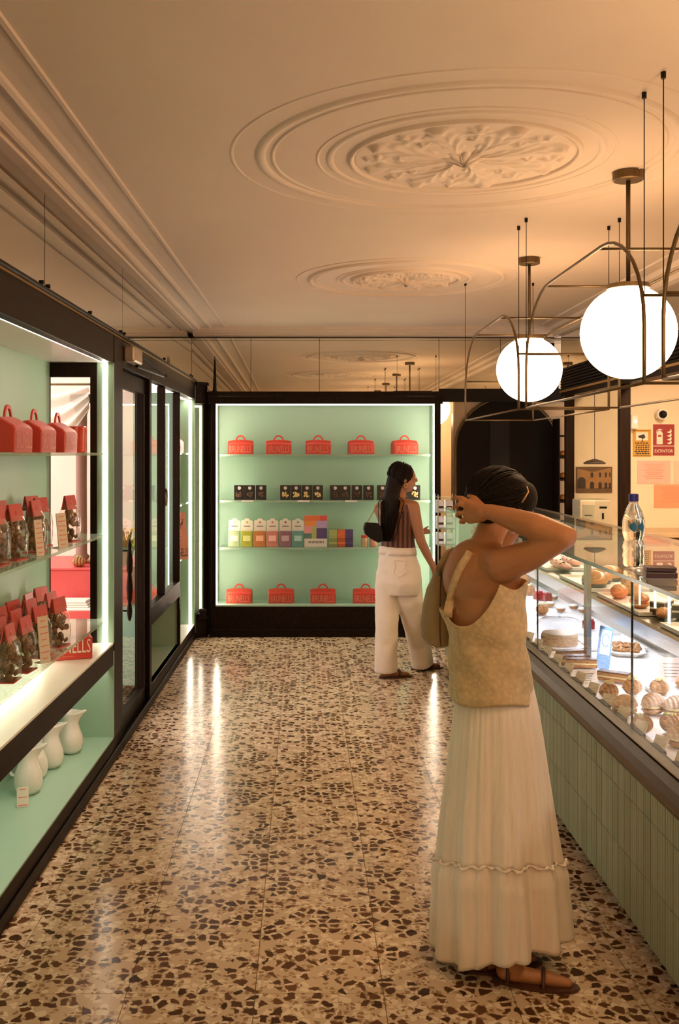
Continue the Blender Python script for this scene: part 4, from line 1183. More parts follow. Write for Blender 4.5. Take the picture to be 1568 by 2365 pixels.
for kind, px, py, rz, lab in low:
    p = P(px, py, 0.05)
    p.x = max(p.x, 1.225)
    if kind == 'filled': p.z += 0.008
    pastry(kind, p, rz, lab, 1.0 if kind not in ('filled', 'pist', 'creamroll') else (0.88 if kind == 'filled' else 0.86))
# upper shelf
ZS = 0.986
for x, y, l, lab in ((1.575, 3.75, 0.50, 'white tray of golden pastries on the upper shelf at the right picture edge'), (1.575, 4.56, 0.62, 'white tray of croissants on the upper shelf'), (1.575, 5.28, 0.60, 'white tray of brioche buns on the upper shelf'), (1.575, 6.3, 0.8, 'white tray of rosy bread at the far end of the upper shelf')):
    tray(x, y, 0.30, l, ZS, lab)
up = [('bun', 1316, 1354, 0, 'front golden brioche bun on the upper shelf', 1.0), ('bun', 1355, 1346, 0, 'middle golden brioche bun on the upper shelf', 0.98), ('bun', 1396, 1340, 0, 'brioche bun nearest the croissants on the upper shelf', 1.0),
      ('croissant', 1382, 1380, 70, 'front plain croissant on the upper shelf tray', 1.05), ('croissant', 1424, 1372, 60, 'croissant behind the front one on the upper shelf', 1.05), ('croissant', 1440, 1358, 80, 'reddish croissant beside the steel post on the upper shelf', 1.1),
      ('sand', 1432, 1402, 70, 'filled roll beside the steel post on the upper shelf', 1.0), ('croissant', 1448, 1426, 60, 'small croissant low beside the steel post on the upper shelf', 0.7),
      ('slice', 1497, 1418, 35, 'white topped chocolate cake slice right of the steel post', 1.0), ('slice', 1533, 1424, 70, 'dark chocolate cake slice right of the white one', 1.0), ('slice', 1553, 1428, 100, 'dark cake slice at the right picture edge', 0.9),
      ('croissant', 1556, 1466, 80, 'golden croissant on the nearest tray of the upper shelf', 1.0), ('sand', 1600, 1462, 60, 'filled roll at the right picture edge on the upper shelf', 1.0),
      ('finger', 1268, 1312, 88, 'long rosy seeded bread on the far end of the upper shelf', 1.2), ('finger', 1296, 1302, 88, 'second rosy seeded bread behind the first on the upper shelf', 1.1)]
for kind, px, py, rz, lab, sc in up:
    p = onp(px, py, ZS + 0.008); p.x += 0.07
    p.x = min(max(p.x, 1.50), 1.66)
    pastry(kind, p, rz, lab, sc)
# nut tray
p = onp(1424, 1508, ZD); p.x += 0.05
t = thing('nut_cake_tray', 'white octagonal tray of brown nut cake behind the blue card', 'tray', p, R(75))
oct_ = [(0.13, 0.05), (0.09, 0.085), (-0.09, 0.085), (-0.13, 0.05), (-0.13, -0.05), (-0.09, -0.085), (0.09, -0.085), (0.13, -0.05)]
MB().loft([[(x * 0.85, y * 0.85, 0.002) for x, y in oct_], [(x, y, 0.02) for x, y in oct_], [(x * 1.06, y * 1.06, 0.021) for x, y in oct_]], True, True).build('dish', M['white'], t)
b = MB(); rnd = random.Random(8)
for i in range(90):
    b.ball((rnd.uniform(-0.10, 0.10), rnd.uniform(-0.065, 0.065), 0.024 + rnd.uniform(0, 0.012)), rnd.uniform(0.009, 0.015), 8, 5, (1, 1, 0.7))
x = b.build('nut_cake', M['crustd'], t, smooth=True); x['kind'] = 'stuff'
# cake under a glass dome
p = onp(1270, 1492, ZD); p.x += 0.05
t = thing('cake_dome', 'clear domed cover with a knob over a round cake', 'cake dome', p)
MB().lathe([(0.12, 0.001), (0.135, 0.006), (0.135, 0.010), (0.12, 0.010)], 36).build('plate', M['white'], t)
MB().lathe([(0.128, 0.011), (0.128, 0.10), (0.118, 0.128), (0.09, 0.145), (0.03, 0.152), (0.001, 0.153)], 40, cap=False).build('dome', pane('dome_glass', (0.93, 0.95, 0.97), 0.10, (0.85, 0.85, 0.9)), t, smooth=True)
MB().lathe([(0.008, 0.152), (0.006, 0.162), (0.016, 0.172), (0.016, 0.180), (0.002, 0.186)], 18).build('knob', MATS['dome_glass'], t, smooth=True)
c = thing('round_cake', 'round pale layer cake under the clear dome', 'cake', p + Vector((0, 0, 0.011)))
MB().lathe([(0.092, 0), (0.095, 0.004), (0.095, 0.05), (0.09, 0.055)], 36).build('sponge', mat('nutty_side', (0.50, 0.28, 0.12), 0.6, var=0.6, scale=50), c)
MB().lathe([(0.091, 0.055), (0.088, 0.062), (0.02, 0.064)], 36).build('icing', mat('caramel_top', (0.66, 0.47, 0.27), 0.4), c)
# cards in the case
t = thing('blue_card', 'tall leaning pale blue price card in the lower case', 'price card', onp(1366, 1546, ZD) + Vector((0.05, 0, 0)), R(8))
c = MB().box(-0.035, 0.035, -0.0015, 0.0015, 0, 0.205).build('card', mat('blue_print', (0.22, 0.40, 0.66), 0.5, var=0.15, scale=20), t); c.rotation_euler = (R(-18), R(16), 0)
q = MB().box(-0.026, 0.026, -0.0030, -0.0018, 0.07, 0.19).build('pale_panel', mat('pale_blue', (0.62, 0.70, 0.82), 0.5), c)
q2 = MB().tube([(0.018 * math.cos(a), -0.0035, 0.14 + 0.03 * math.sin(a)) for a in np.linspace(0, 5.5, 16)], 0.0015, 4).build('line_drawing', MATS['blue_print'], c)
def flat_card(name, px, py, w, h, label, m, rz=0, tilt=-20, z=ZD):
    t = thing(name, label, 'card', onp(px, py, z) + Vector((0.05, 0, 0)), R(rz))
    c = MB().box(-w / 2, w / 2, -0.001, 0.001, 0, h).build('card', m, t); c.rotation_euler = (R(tilt), 0, 0)
    p = MB()
    for i in range(5):
        p.box(-w * 0.35, w * (0.1 + 0.05 * i), -0.002, -0.0013, h * (0.2 + 0.13 * i), h * (0.2 + 0.13 * i) + 0.002)
    p.build('print', M['ink'], c)
flat_card('notice_card', 1335, 1578, 0.085, 0.06, 'small white notice card at the front of the lower case', M['paper'], 5, -35)
flat_card('menu_card', 1532, 1575, 0.12, 0.11, 'pale pink menu card leaning in the lower case right of the post', mat('pink_paper', (0.75, 0.55, 0.46), 0.6), -5, -25)
# ticket rail along the front glass
for i in range(15):
    y = 2.95 + i * 0.195
    t = thing('ticket', 'clear ticket holder number %s from the camera along the front glass' % ('one two three four five six seven eight nine ten eleven twelve thirteen fourteen fifteen'.split()[i]), 'price card', (GX + 0.045, y, ZD + 0.0005), R(-62), 'ticket holders along the front glass')
    c = MB().box(-0.028, 0.028, -0.001, 0.001, 0, 0.075).build('card', M['paper'], t); c.rotation_euler = (R(-25), 0, 0)
    MB().box(-0.03, 0.03, -0.012, 0.012, 0, 0.006).build('holder', M['black'], t)
    o = box('label_strip', (GX + 0.012, GX + 0.030, y + 0.055, y + 0.155, ZD + 0.03, ZD + 0.062), M['black']); tag(o, 'black label strip beside ticket holder number %s' % ('one two three four five six seven eight nine ten eleven twelve thirteen fourteen fifteen'.split()[i]), 'label strip', 'black label strips along the front glass')

# ================================================================== ON AND BEHIND THE COUNTER
p = onp(1463, 1310, 1.251)
t = thing('water_bottle', 'clear plastic water bottle with blue cap standing on the glass counter top', 'bottle', p)
pr = [(0.026, 0.001), (0.034, 0.004), (0.040, 0.015), (0.038, 0.03), (0.042, 0.045), (0.038, 0.06), (0.042, 0.075), (0.037, 0.095), (0.034, 0.105), (0.040, 0.125), (0.041, 0.135), (0.041, 0.175), (0.038, 0.19), (0.030, 0.215), (0.018, 0.238), (0.0155, 0.245), (0.0155, 0.256)]
_m, _nt, _b, _o = new_mat('pet_and_water')
_b.inputs['Base Color'].default_value = (0.96, 0.98, 0.98, 1); _b.inputs['Transmission Weight'].default_value = 1.0
_b.inputs['IOR'].default_value = 1.30; _b.inputs['Roughness'].default_value = 0.03
MB().lathe(pr, 32, cap=True).build('bottle_wall', _m, t, smooth=True)
MB().lathe([(0.0175, 0.244), (0.0175, 0.249)], 20).build('neck_ring', M['paper'], t)
MB().lathe([(0.0185, 0.250), (0.0185, 0.274), (0.016, 0.278)], 20).build('cap', mat('blue_cap', (0.03, 0.04, 0.34), 0.35), t)
lb = MB().lathe([(0.0418, 0.135), (0.0418, 0.175)], 32, cap=False).build('label_band', pane('label_film', (0.93, 0.96, 0.98), 0.14, (0.75, 0.78, 0.8)), t, smooth=True)
for a in (-1.95, -1.15):
    b = MB()
    pts = [[(0.0424 * math.cos(a + u_), 0.0424 * math.sin(a + u_), 0.155 + s * 0.016 * math.sqrt(max(0, 1 - (u_ / 0.34) ** 2)) * (1 + 0.25 * math.sin(7 * u_))) for u_ in np.linspace(-0.34, 0.34, 12)] for s in (-1, 1)]
    b.loft(pts, False, False, closed=False).build('blue_motif', mat('label_blue', (0.02, 0.20, 0.42), 0.4), lb)
o = thing('terminal', 'dark purple flat box lying on the glass counter top right of the bottle', 'box', onp(1524, 1334, 1.251), R(-8))
box('lower_half', (-0.052, 0.052, -0.035, 0.035, 0, 0.022), mat('dark_purple', (0.05, 0.022, 0.03), 0.4), o, 0.004)
box('upper_half', (-0.050, 0.050, -0.033, 0.033, 0.024, 0.040), MATS['dark_purple'], o, 0.004)
# back counter along the end wall
t = thing('back_counter', 'brown back counter with pale top under the signs', 'counter', (2.42, 8.05, 0))
box('cabinet_body', (0.0, 1.46, 0.05, 0.56, 0.0, 1.00), wood('back_wood', (0.20, 0.12, 0.06), 0.4), t)
box('worktop', (-0.0, 1.47, 0.0, 0.565, 1.00, 1.04), mat('worktop', (0.50, 0.36, 0.22), 0.35), t, 0.004)
box('drawer', (0.02, 0.70, 0.035, 0.05, 0.70, 0.96), MATS['back_wood'], t, 0.004)
box('drawer', (0.72, 1.42, 0.035, 0.05, 0.70, 0.96), MATS['back_wood'], t, 0.004)
# white machine
p = at(1372, 1210, 8.25)
t = thing('coffee_grinder', 'white boxy machine with dark slots on the back counter', 'machine', (p.x, 8.3, 1.041))
box('housing', (-0.13, 0.13, -0.10, 0.15, 0, 0.26), mat('white_plastic', (0.66, 0.58, 0.46), 0.4), t, 0.012)
box('front_panel', (-0.11, -0.01, -0.104, -0.10, 0.05, 0.22), mat('grey_panel', (0.40, 0.38, 0.30), 0.4), t)
box('slot', (0.03, 0.09, -0.105, -0.10, 0.19, 0.205), M['black'], t)
box('slot', (0.05, 0.065, -0.105, -0.10, 0.10, 0.15), M['black'], t)
box('vent', (-0.095, -0.03, -0.107, -0.104, 0.13, 0.135), M['black'], t)
# framed photograph of a building
yw = 8.62
def wallbox(px0, py0, px1, py1, d, th=0.006):
    a, b = at(px0, py1, d), at(px1, py0, d)
    return a.x, b.x, a.z, b.z
x0_, x1_, z0_, z1_ = wallbox(1330, 1078, 1413, 1138, yw)
t = thing('building_photo', 'dark brown photograph of an arcaded building on the end wall', 'picture', ((x0_ + x1_) / 2, yw, z0_))
w_, h_ = x1_ - x0_, z1_ - z0_
box('print', (-w_ / 2, w_ / 2, -0.010, 0.0, 0, h_), mat('photo_brown', (0.13, 0.065, 0.025), 0.5, var=0.4, scale=12), t)
lit = mat('photo_light', (0.34, 0.17, 0.06), 0.5, var=0.3, scale=20); drk = mat('photo_dark', (0.03, 0.015, 0.008), 0.5)
MB().prism([(-w_ / 2 + 0.01, 0.03), (-w_ / 2 + 0.01, h_ * 0.93), (-w_ * 0.05, h_ * 0.80), (w_ / 2 - 0.01, h_ * 0.97), (w_ / 2 - 0.01, 0.05)], -0.0115, -0.010).build('facade', lit, t)
for i, xx in enumerate((-0.11, -0.02, 0.05, 0.10, 0.135)):
    hh = h_ * (0.45 if i == 0 else 0.35); ww = (0.035, 0.018, 0.014, 0.012, 0.009)[i]
    MB().prism([(xx - ww, 0.035), (xx - ww, hh)] + [(xx - ww * math.cos(a), hh + ww * math.sin(a)) for a in np.linspace(0.3, PI - 0.3, 6)] + [(xx + ww, hh), (xx + ww, 0.035)], -0.0128, -0.0115).build('arch', drk, t)
    if i: box('window', (xx - ww * 0.6, xx + ww * 0.6, -0.0128, -0.0115, h_ * 0.6, h_ * 0.78), drk, t)
# dark oval shade
p = at(1373, 1068, 8.2)
t = thing('pendant_light', 'dark oval shade hanging before the building photograph', 'lamp', p)
MB().lathe([(0.085, -0.014), (0.092, -0.004), (0.06, 0.014), (0.015, 0.028)], 28, sx=1.0, sy=0.8).build('shade', mat('dark_shade', (0.07, 0.05, 0.04), 0.5), t, smooth=True)
MB().tube([(0, 0, 0.027), (0, 0, CEIL - p.z)], 0.0025, 6).build('cord', M['black'], t)
# signs on the end wall
def sign(name, px0, py0, px1, py1, m, label, cat='sign', th=0.004):
    x0_, x1_, z0_, z1_ = wallbox(px0, py0, px1, py1, yw)
    t = thing(name, label, cat, ((x0_ + x1_) / 2, yw, z0_))
    w_, h_ = x1_ - x0_, z1_ - z0_
    box('plate', (-w_ / 2, w_ / 2, -th, 0, 0, h_), m, t)
    return t, w_, h_
yel = mat('sign_yellow', (0.56, 0.30, 0.03), 0.5, var=0.05); sgr = mat('sign_red', (0.30, 0.02, 0.025), 0.45, var=0.05)
t, w_, h_ = sign('camera_sign', 1461, 992, 1503, 1055, yel, 'yellow video surveillance sign with a camera symbol on the end wall')
box('border', (-w_ / 2 + 0.008, w_ / 2 - 0.008, -0.0052, -0.004, 0.008, 0.011), M['ink'], t); box('border', (-w_ / 2 + 0.008, w_ / 2 - 0.008, -0.0052, -0.004, h_ - 0.011, h_ - 0.008), M['ink'], t)
box('white_field', (-0.052, 0.052, -0.0055, -0.004, h_ * 0.60, h_ * 0.90), M['paper'], t)
cm = MB().prism([(-0.034, 0.0), (0.018, 0.014), (0.030, -0.012), (0.016, -0.026), (-0.026, -0.018)], -0.0068, -0.0055).box(0.0, 0.006, -0.0068, -0.0055, -0.045, -0.02).box(-0.006, 0.012, -0.0068, -0.0055, -0.05, -0.044)
c = cm.build('camera_symbol', M['ink'], t); c.location = (0, 0, h_ * 0.77)
print_lines('print', h_ * 0.46, w_ * 0.78, 6, M['ink'], t, (0, -0.0045, h_ * 0.31))
t, w_, h_ = sign('extinguisher_sign', 1508, 980, 1557, 1052, sgr, 'red fire extinguisher sign with bottle and flames symbols and lettering')
box('divider', (-w_ / 2, w_ / 2, -0.0052, -0.004, h_ * 0.295, h_ * 0.312), M['paper'], t)
text('lettering', 'EXTINTOR', 0.026, w_ * 0.86, M['paper'], t, (0, -0.0055, h_ * 0.145))
ex = MB().prism([(-0.026, 0.0), (-0.026, 0.095), (-0.018, 0.11), (-0.006, 0.115), (-0.006, 0.125), (0.006, 0.125), (0.006, 0.115), (0.018, 0.11), (0.026, 0.095), (0.026, 0.0)], -0.0054, -0.004)
ex.prism([(-0.030, 0.100), (-0.024, 0.122), (-0.002, 0.134), (0.024, 0.128), (0.024, 0.124), (0.0, 0.127), (-0.02, 0.117), (-0.026, 0.098)], -0.0054, -0.004)
e = ex.build('extinguisher_symbol', M['paper'], t); e.location = (-0.036, 0, h_ * 0.36)
box('symbol_band', (-0.050, -0.022, -0.0060, -0.0054, h_ * 0.60, h_ * 0.66), sgr, t)
fs = MB()
for i in range(4):
    z = i * 0.032
    fs.prism([(-0.018, z + 0.012), (-0.012, z + 0.004), (0.006, z), (0.022, z + 0.010), (0.020, z + 0.026), (0.014, z + 0.040), (0.010, z + 0.024), (0.0, z + 0.015)], -0.0054, -0.004)
f_ = fs.build('flame_symbol', M['paper'], t); f_.location = (0.046, 0, h_ * 0.36)
pk = mat('pink_notice', (0.70, 0.47, 0.42), 0.6, var=0.05)
for (a, b, c, d_, m, lab, n) in ((1472, 1064, 1548, 1117, pk, 'pale pink framed notice under the yellow sign', 8), (1556, 1064, 1620, 1117, mat('cream_notice', (0.74, 0.55, 0.46), 0.6), 'second framed notice at the right picture edge', 6), (1510, 1119, 1590, 1173, mat('orange_notice', (0.68, 0.33, 0.19), 0.6, var=0.1), 'orange framed notice below the pink one', 7)):
    t, w_, h_ = sign('notice', a, b, c, d_, m, lab, 'notice')
    pr_ = MB()
    for i in range(n):
        ww = w_ * (0.32 - 0.05 * (i % 3)); z = h_ * (0.85 - 0.7 * i / n)
        pr_.box(-ww, ww, -0.0050, -0.0042, z - 0.0025, z + 0.0025)
    pr_.build('print', M['redpale'], t)
# dome camera, sensor
p = at(1530, 957, 8.55)
t = thing('dome_camera', 'small black dome camera on a white mount above the red sign', 'camera', p)
MB().lathe([(0.045, -0.005), (0.045, 0.06)], 20, cap=True).build('mount', M['white'], t); t.children[0].rotation_euler = (R(-90), 0, 0)
MB().ball((0, -0.012, 0), 0.034, 20, 12).build('lens_dome', M['black'], t, smooth=True)
p = at(1464, 975, 8.57)
t = thing('motion_sensor', 'small white motion sensor with a blue light above the yellow sign', 'sensor', p)
box('housing', (-0.03, 0.03, -0.03, 0.04, -0.06, 0.06), M['white'], t, 0.012)
MB().ball((0.005, -0.03, 0.005), 0.007, 8, 6).build('indicator', emis('blue_led', (0.3, 0.35, 1.0), 6.0), t)

# ------------------------------------------------------------------ things in the gap beside the back cabinet
t = thing('packet_rack', 'narrow glass rack of silvery packets between the back cabinet and the counter', 'rack', (1.19, 8.62, 0))
for z in (0.90, 1.04, 1.18, 1.31):
    box('rack_shelf', (-0.05, 0.10, -0.10, 0.10, z - 0.008, z), M['shelfglass'], t)
for sx in (-0.05, 0.10):
    for sy in (-0.10, 0.10):
        MB().tube([(sx, sy, 0), (sx, sy, 1.33)], 0.005, 8).build('rack_post', M['steel'], t)
rnd = random.Random(5)
silver = mat('silver_pack', (0.62, 0.62, 0.66), 0.3, metal=0.5, var=0.4, scale=40)
n_i = 0
for z in (0.90, 1.04, 1.18):
    for k in range(2):
        n_i += 1
        o = thing('packet', 'silvery packet %s on the %s level of the narrow rack' % (('left', 'right')[k], {0.90: 'lowest', 1.04: 'middle', 1.18: 'highest'}[z]), 'packet', (1.165 + 0.075 * k, 8.60, z + 0.001), 0, 'silvery packets')
        box('pack', (-0.033, 0.033, -0.05, 0.05, 0, 0.10), silver, o, 0.006)
        box('print', (-0.025, 0.025, -0.052, -0.05, 0.03, 0.05), M['ink'], o)
t = thing('mint_cupboard', 'low mint green cupboard end behind the woman beside the arch', 'cupboard', (1.50, 8.80, 0))
box('cupboard_body', (-0.16, 0.20, -0.15, 0.30, 0.0, 1.12), M['green'], t, 0.006)
box('cupboard_top', (-0.17, 0.21, -0.16, 0.31, 1.12, 1.15), M['white'], t, 0.004)
t = thing('tall_shelf', 'tall dark shelf of bright packets in the back room behind the gap', 'shelf', (1.72, 10.4, 0))
box('side', (-0.17, -0.15, -0.15, 0.15, 0, 2.1), M['wood'], t)
box('side', (0.27, 0.29, -0.15, 0.15, 0, 2.1), M['wood'], t)
for z in (0.6, 0.95, 1.3, 1.65, 2.0):
    box('shelf_board', (-0.15, 0.27, -0.15, 0.15, z - 0.02, z), M['wood'], t)
k = 0
for z in (0.95, 1.3, 1.65):
    for j in range(3):
        c = ('o', 'y', 'g', 'p', 'r')[k % 5]; k += 1
        o = thing('gift_packet', '%s packet, %s from the left on the %s board of the back room shelf' % ({'o': 'red orange', 'y': 'orange', 'g': 'olive', 'p': 'pink', 'r': 'deep red'}[c], ('first', 'second', 'third')[j], {0.95: 'lower', 1.3: 'middle', 1.65: 'upper'}[z]), 'packet', (1.645 + j * 0.125, 10.33, z + 0.001), 0, 'bright packets in the back room')
        box('pack', (-0.055, 0.055, -0.05, 0.05, 0, 0.2), pm[c], o, 0.004)
        box('band', (-0.056, 0.056, -0.052, -0.05, 0.08, 0.12), M['paper'], o)

# croissants and rolls on the street display
pastry('croissant', (-1.56, 6.36, 0.491), 25, 'croissant on the low white table by the street door', 1.05)
pastry('croissant', (-1.70, 6.44, 0.491), -15, 'croissant half hidden behind the biscuit bags on the low white table', 1.05)
for i, (x, y) in enumerate(((-1.62, 7.15), (-1.53, 7.22), (-1.44, 7.14))):
    pastry('pist', (x, y, 0.871), 40 * i, '%s roll from the left on the tall red plinth in the shop window' % ord5[i], 1.0)
t = thing('flower_pot', 'small pot of yellow flowers on the tall red plinth behind the shop window', 'plant', (-1.32, 7.30, 0.871))
MB().lathe([(0.05, 0), (0.065, 0.09), (0.068, 0.10)], 20).build('pot', mat('clay', (0.35, 0.14, 0.07), 0.7), t)
lf = MB(); fl_ = MB(); rnd = random.Random(2)
for i in range(60):
    a, e, l = rnd.uniform(0, 6.28), rnd.uniform(0.3, 1.4), rnd.uniform(0.08, 0.20)
    d_ = Vector((math.cos(a) * math.cos(e), math.sin(a) * math.cos(e), math.sin(e))); s_ = d_.orthogonal().normalized()
    o_ = Vector((0, 0, 0.09))
    lf.add([o_, o_ + d_ * l * 0.5 + s_ * 0.014, o_ + d_ * l, o_ + d_ * l * 0.5 - s_ * 0.014], [(0, 1, 2, 3)])
    if i % 3 == 0: fl_.ball(o_ + d_ * (l + 0.01), 0.016, 8, 6, (1, 1, 0.6))
x = lf.build('leaves', mat('leaf', (0.16, 0.24, 0.05), 0.6), t); x['kind'] = 'stuff'
x = fl_.build('flowers', mat('yellow_petal', (0.75, 0.48, 0.06), 0.6), t, smooth=True); x['kind'] = 'stuff'
# narrow shelves right of the arch
t = thing('narrow_shelf', 'narrow lit shelf column of baked goods right of the dark arch', 'shelf', (2.365, 9.10, 0))
for sx in (-0.06, 0.062):
    box('side', (sx - 0.006, sx + 0.006, -0.08, 0.15, 0.0, 2.0), M['wood'], t)
for k in range(6):
    box('shelf_board', (-0.054, 0.056, -0.08, 0.15, 0.85 + 0.2 * k - 0.015, 0.85 + 0.2 * k), M['wood'], t)
for k in range(5):
    pastry('bun', (2.366, 9.10, 0.852 + 0.2 * k), 0, 'bun on the %s board of the narrow shelf column by the arch' % ord5[k], 0.72)

# ================================================================== PEOPLE
def capsule(mb, p0, r0, p1, r1, n=14):
    """tapered limb piece with round ends"""
    p0, p1 = Vector(p0), Vector(p1)
    d = p1 - p0; L_ = d.length
    if L_ < 1e-6: return mb.ball(p0, r0, n, 8)
    t = d / L_
    pts, rad = [], []
    for a in (-0.999, -0.9, -0.65, -0.3):
        pts.append(p0 + t * r0 * a); rad.append(max(1e-4, r0 * math.sqrt(1 - a * a)))
    for s in np.linspace(0, 1, 5):
        pts.append(p0 + d * s); rad.append(r0 + (r1 - r0) * s)
    for a in (0.3, 0.65, 0.9, 0.999):
        pts.append(p1 + t * r1 * a); rad.append(max(1e-4, r1 * math.sqrt(1 - a * a)))
    return mb.tube(pts, rad, n)
def chain(mb, pts, rad, n=14):
    for i in range(len(pts) - 1):
        capsule(mb, pts[i], rad[i], pts[i + 1], rad[i + 1], n)
    return mb
def ellipsoid(mb, c, r, rot=None, n=24, m=16):
    o = len(mb.v)
    mb.ball((0, 0, 0), 1.0, n, m, r)
    rm = rot or Matrix.Identity(3)
    for i in range(o, len(mb.v)):
        mb.v[i] = tuple(rm @ Vector(mb.v[i]) + Vector(c))
    return mb
def fuse(name, mb, m, parent, voxel, it=6, fac=0.5):
    """one continuous skin over overlapping pieces"""
    me = mb.mesh(name)
    o = bpy.data.objects.new(name, me); COL.objects.link(o)
    r = o.modifiers.new('remesh', 'REMESH'); r.mode = 'VOXEL'; r.voxel_size = voxel
    s = o.modifiers.new('smooth', 'SMOOTH'); s.factor = fac; s.iterations = it
    bpy.context.view_layer.update()
    me2 = bpy.data.meshes.new_from_object(o.evaluated_get(bpy.context.evaluated_depsgraph_get()))
    bpy.data.objects.remove(o)
    me2.name = name; me2.materials.clear()
    org = Vector(parent.location)
    me2.transform(Matrix.Translation(-org))
    return link(name, me2, m, parent, smooth=True)
def put(name, mb, m, parent, smooth=True, **kw):
    org = Vector(parent.location)
    if parent.parent is not None: org = Vector(parent.parent.location)
    me = mb.mesh(name); me.transform(Matrix.Translation(-org))
    return link(name, me, m, parent, smooth=smooth, **kw)
def fabric(name, col, kind='plain', rough=0.85, scale=60.0, bump=0.3):
    m, nt, b, out = new_mat(name)
    tc = N(nt, 'ShaderNodeTexCoord')
    c = np.array(col)
    mx = N(nt, 'ShaderNodeMix', data_type='RGBA')
    if kind == 'lace':
        v = N(nt, 'ShaderNodeTexVoronoi', Scale=scale); v.feature = 'SMOOTH_F1'
        nt.links.new(tc.outputs['Object'], v.inputs['Vector']); fac = v.outputs['Distance']
        mx.inputs['A'].default_value = (*(c * 1.12), 1); mx.inputs['B'].default_value = (*(c * 0.72), 1)
    elif kind == 'stripe':
        w = N(nt, 'ShaderNodeTexWave', Scale=scale, Distortion=1.2); w.bands_direction = 'X'
        nt.links.new(tc.outputs['Object'], w.inputs['Vector']); fac = w.outputs['Fac']
        mx.inputs['A'].default_value = (*(c * 0.35), 1); mx.inputs['B'].default_value = (*(c * 1.5), 1)
    else:
        v = N(nt, 'ShaderNodeTexNoise', Scale=scale, Detail=5.0)
        nt.links.new(tc.outputs['Object'], v.inputs['Vector']); fac = v.outputs['Fac']
        mx.inputs['A'].default_value = (*(c * 0.88), 1); mx.inputs['B'].default_value = (*np.clip(c * 1.1, 0, 1), 1)
    nt.links.new(fac, mx.inputs['Factor']); nt.links.new(mx.outputs['Result'], b.inputs['Base Color'])
    if kind == 'crinkle':
        mp = N(nt, 'ShaderNodeMapping'); mp.inputs['Scale'].default_value = (1.0, 1.0, 0.05)
        nt.links.new(tc.outputs['Object'], mp.inputs[0]); nt.links.new(mp.outputs[0], v.inputs['Vector'])
    bp = N(nt, 'ShaderNodeBump', Strength=bump, Distance=0.004)
    nt.links.new(fac, bp.inputs['Height']); nt.links.new(bp.outputs[0], b.inputs['Normal'])
    b.inputs['Roughness'].default_value = rough
    b.inputs['Sheen Weight'].default_value = 0.25
    b.inputs['Specular IOR Level'].default_value = 0.2
    return m
M['skin'] = mat('skin', (0.45, 0.20, 0.085), 0.5, var=0.10, scale=14, bump=0.05, bscale=200, sss=0.08)
M['skinb'] = mat('skin_tan', (0.33, 0.14, 0.062), 0.5, var=0.10, scale=14, sss=0.08)
M['hair'] = mat('dark_hair', (0.010, 0.006, 0.004), 0.55, var=0.5, scale=30, bump=0.6, bscale=70, stretch=(6, 6, 0.6), spec=0.15)
M['lace'] = fabric('cream_lace', (0.66, 0.50, 0.29), 'lace', scale=70, bump=0.5)
M['skirt'] = fabric('white_cotton', (0.88, 0.79, 0.70), 'crinkle', scale=75, bump=0.9)
M['trouser'] = fabric('white_denim', (0.76, 0.64, 0.52), 'plain', scale=120, bump=0.15)
M['knit'] = fabric('striped_knit', (0.13, 0.055, 0.035), 'stripe', scale=9.0, bump=0.3)
M['canvas'] = fabric('sand_canvas', (0.36, 0.26, 0.14), 'plain', scale=60, bump=0.3)
M['leather'] = mat('brown_leather', (0.08, 0.03, 0.018), 0.5)

def head(mb, c, f, r, up, s=1.0):
    """skull, jaw, nose, lips, brow and ears; f forward, r right"""
    rot = Matrix((r, f, up)).transposed()
    ellipsoid(mb, c + up * 0.020 * s - f * 0.008 * s, (0.073 * s, 0.092 * s, 0.088 * s), rot)
    ellipsoid(mb, c - up * 0.035 * s + f * 0.022 * s, (0.058 * s, 0.062 * s, 0.072 * s), rot)
    ellipsoid(mb, c - up * 0.088 * s + f * 0.050 * s, (0.024 * s, 0.022 * s, 0.020 * s), rot)
    capsule(mb, c + up * 0.015 * s + f * 0.084 * s, 0.009 * s, c - up * 0.022 * s + f * 0.100 * s, 0.013 * s)
    ellipsoid(mb, c - up * 0.050 * s + f * 0.080 * s, (0.024 * s, 0.014 * s, 0.012 * s), rot)
    ellipsoid(mb, c + up * 0.022 * s + f * 0.074 * s, (0.050 * s, 0.014 * s, 0.012 * s), rot)
    for sx in (-1, 1):
        ellipsoid(mb, c + r * sx * 0.074 * s - up * 0.010 * s - f * 0.012 * s, (0.010 * s, 0.018 * s, 0.030 * s), rot)
        ellipsoid(mb, c + r * sx * 0.034 * s - up * 0.012 * s + f * 0.070 * s, (0.020 * s, 0.014 * s, 0.020 * s), rot)
def eyes(parent, c, f, r, up, s=1.0):
    for sx in (-1, 1):
        b = MB(); ellipsoid(b, c + r * sx * 0.030 * s + up * 0.002 * s + f * 0.078 * s, (0.012 * s, 0.010 * s, 0.008 * s))
        e = put('eye', b, M['paper'], parent)
        b = MB(); ellipsoid(b, c + r * sx * 0.030 * s + up * 0.002 * s + f * 0.0865 * s, (0.005 * s, 0.003 * s, 0.005 * s))
        put('iris', b, M['choc'], e)
        e2 = [x for x in e.children]
        for x in e2: x.matrix_parent_inverse = Matrix(); x.location = (0, 0, 0)
def torso_ring(c, r, f, a, b, n, wob=None):
    out = []
    for k in range(n):
        q = 2 * PI * k / n
        w = wob(q) if wob else 1.0
        out.append(c + r * (a * math.cos(q) * w) + f * (b * math.sin(q) * w))
    return out

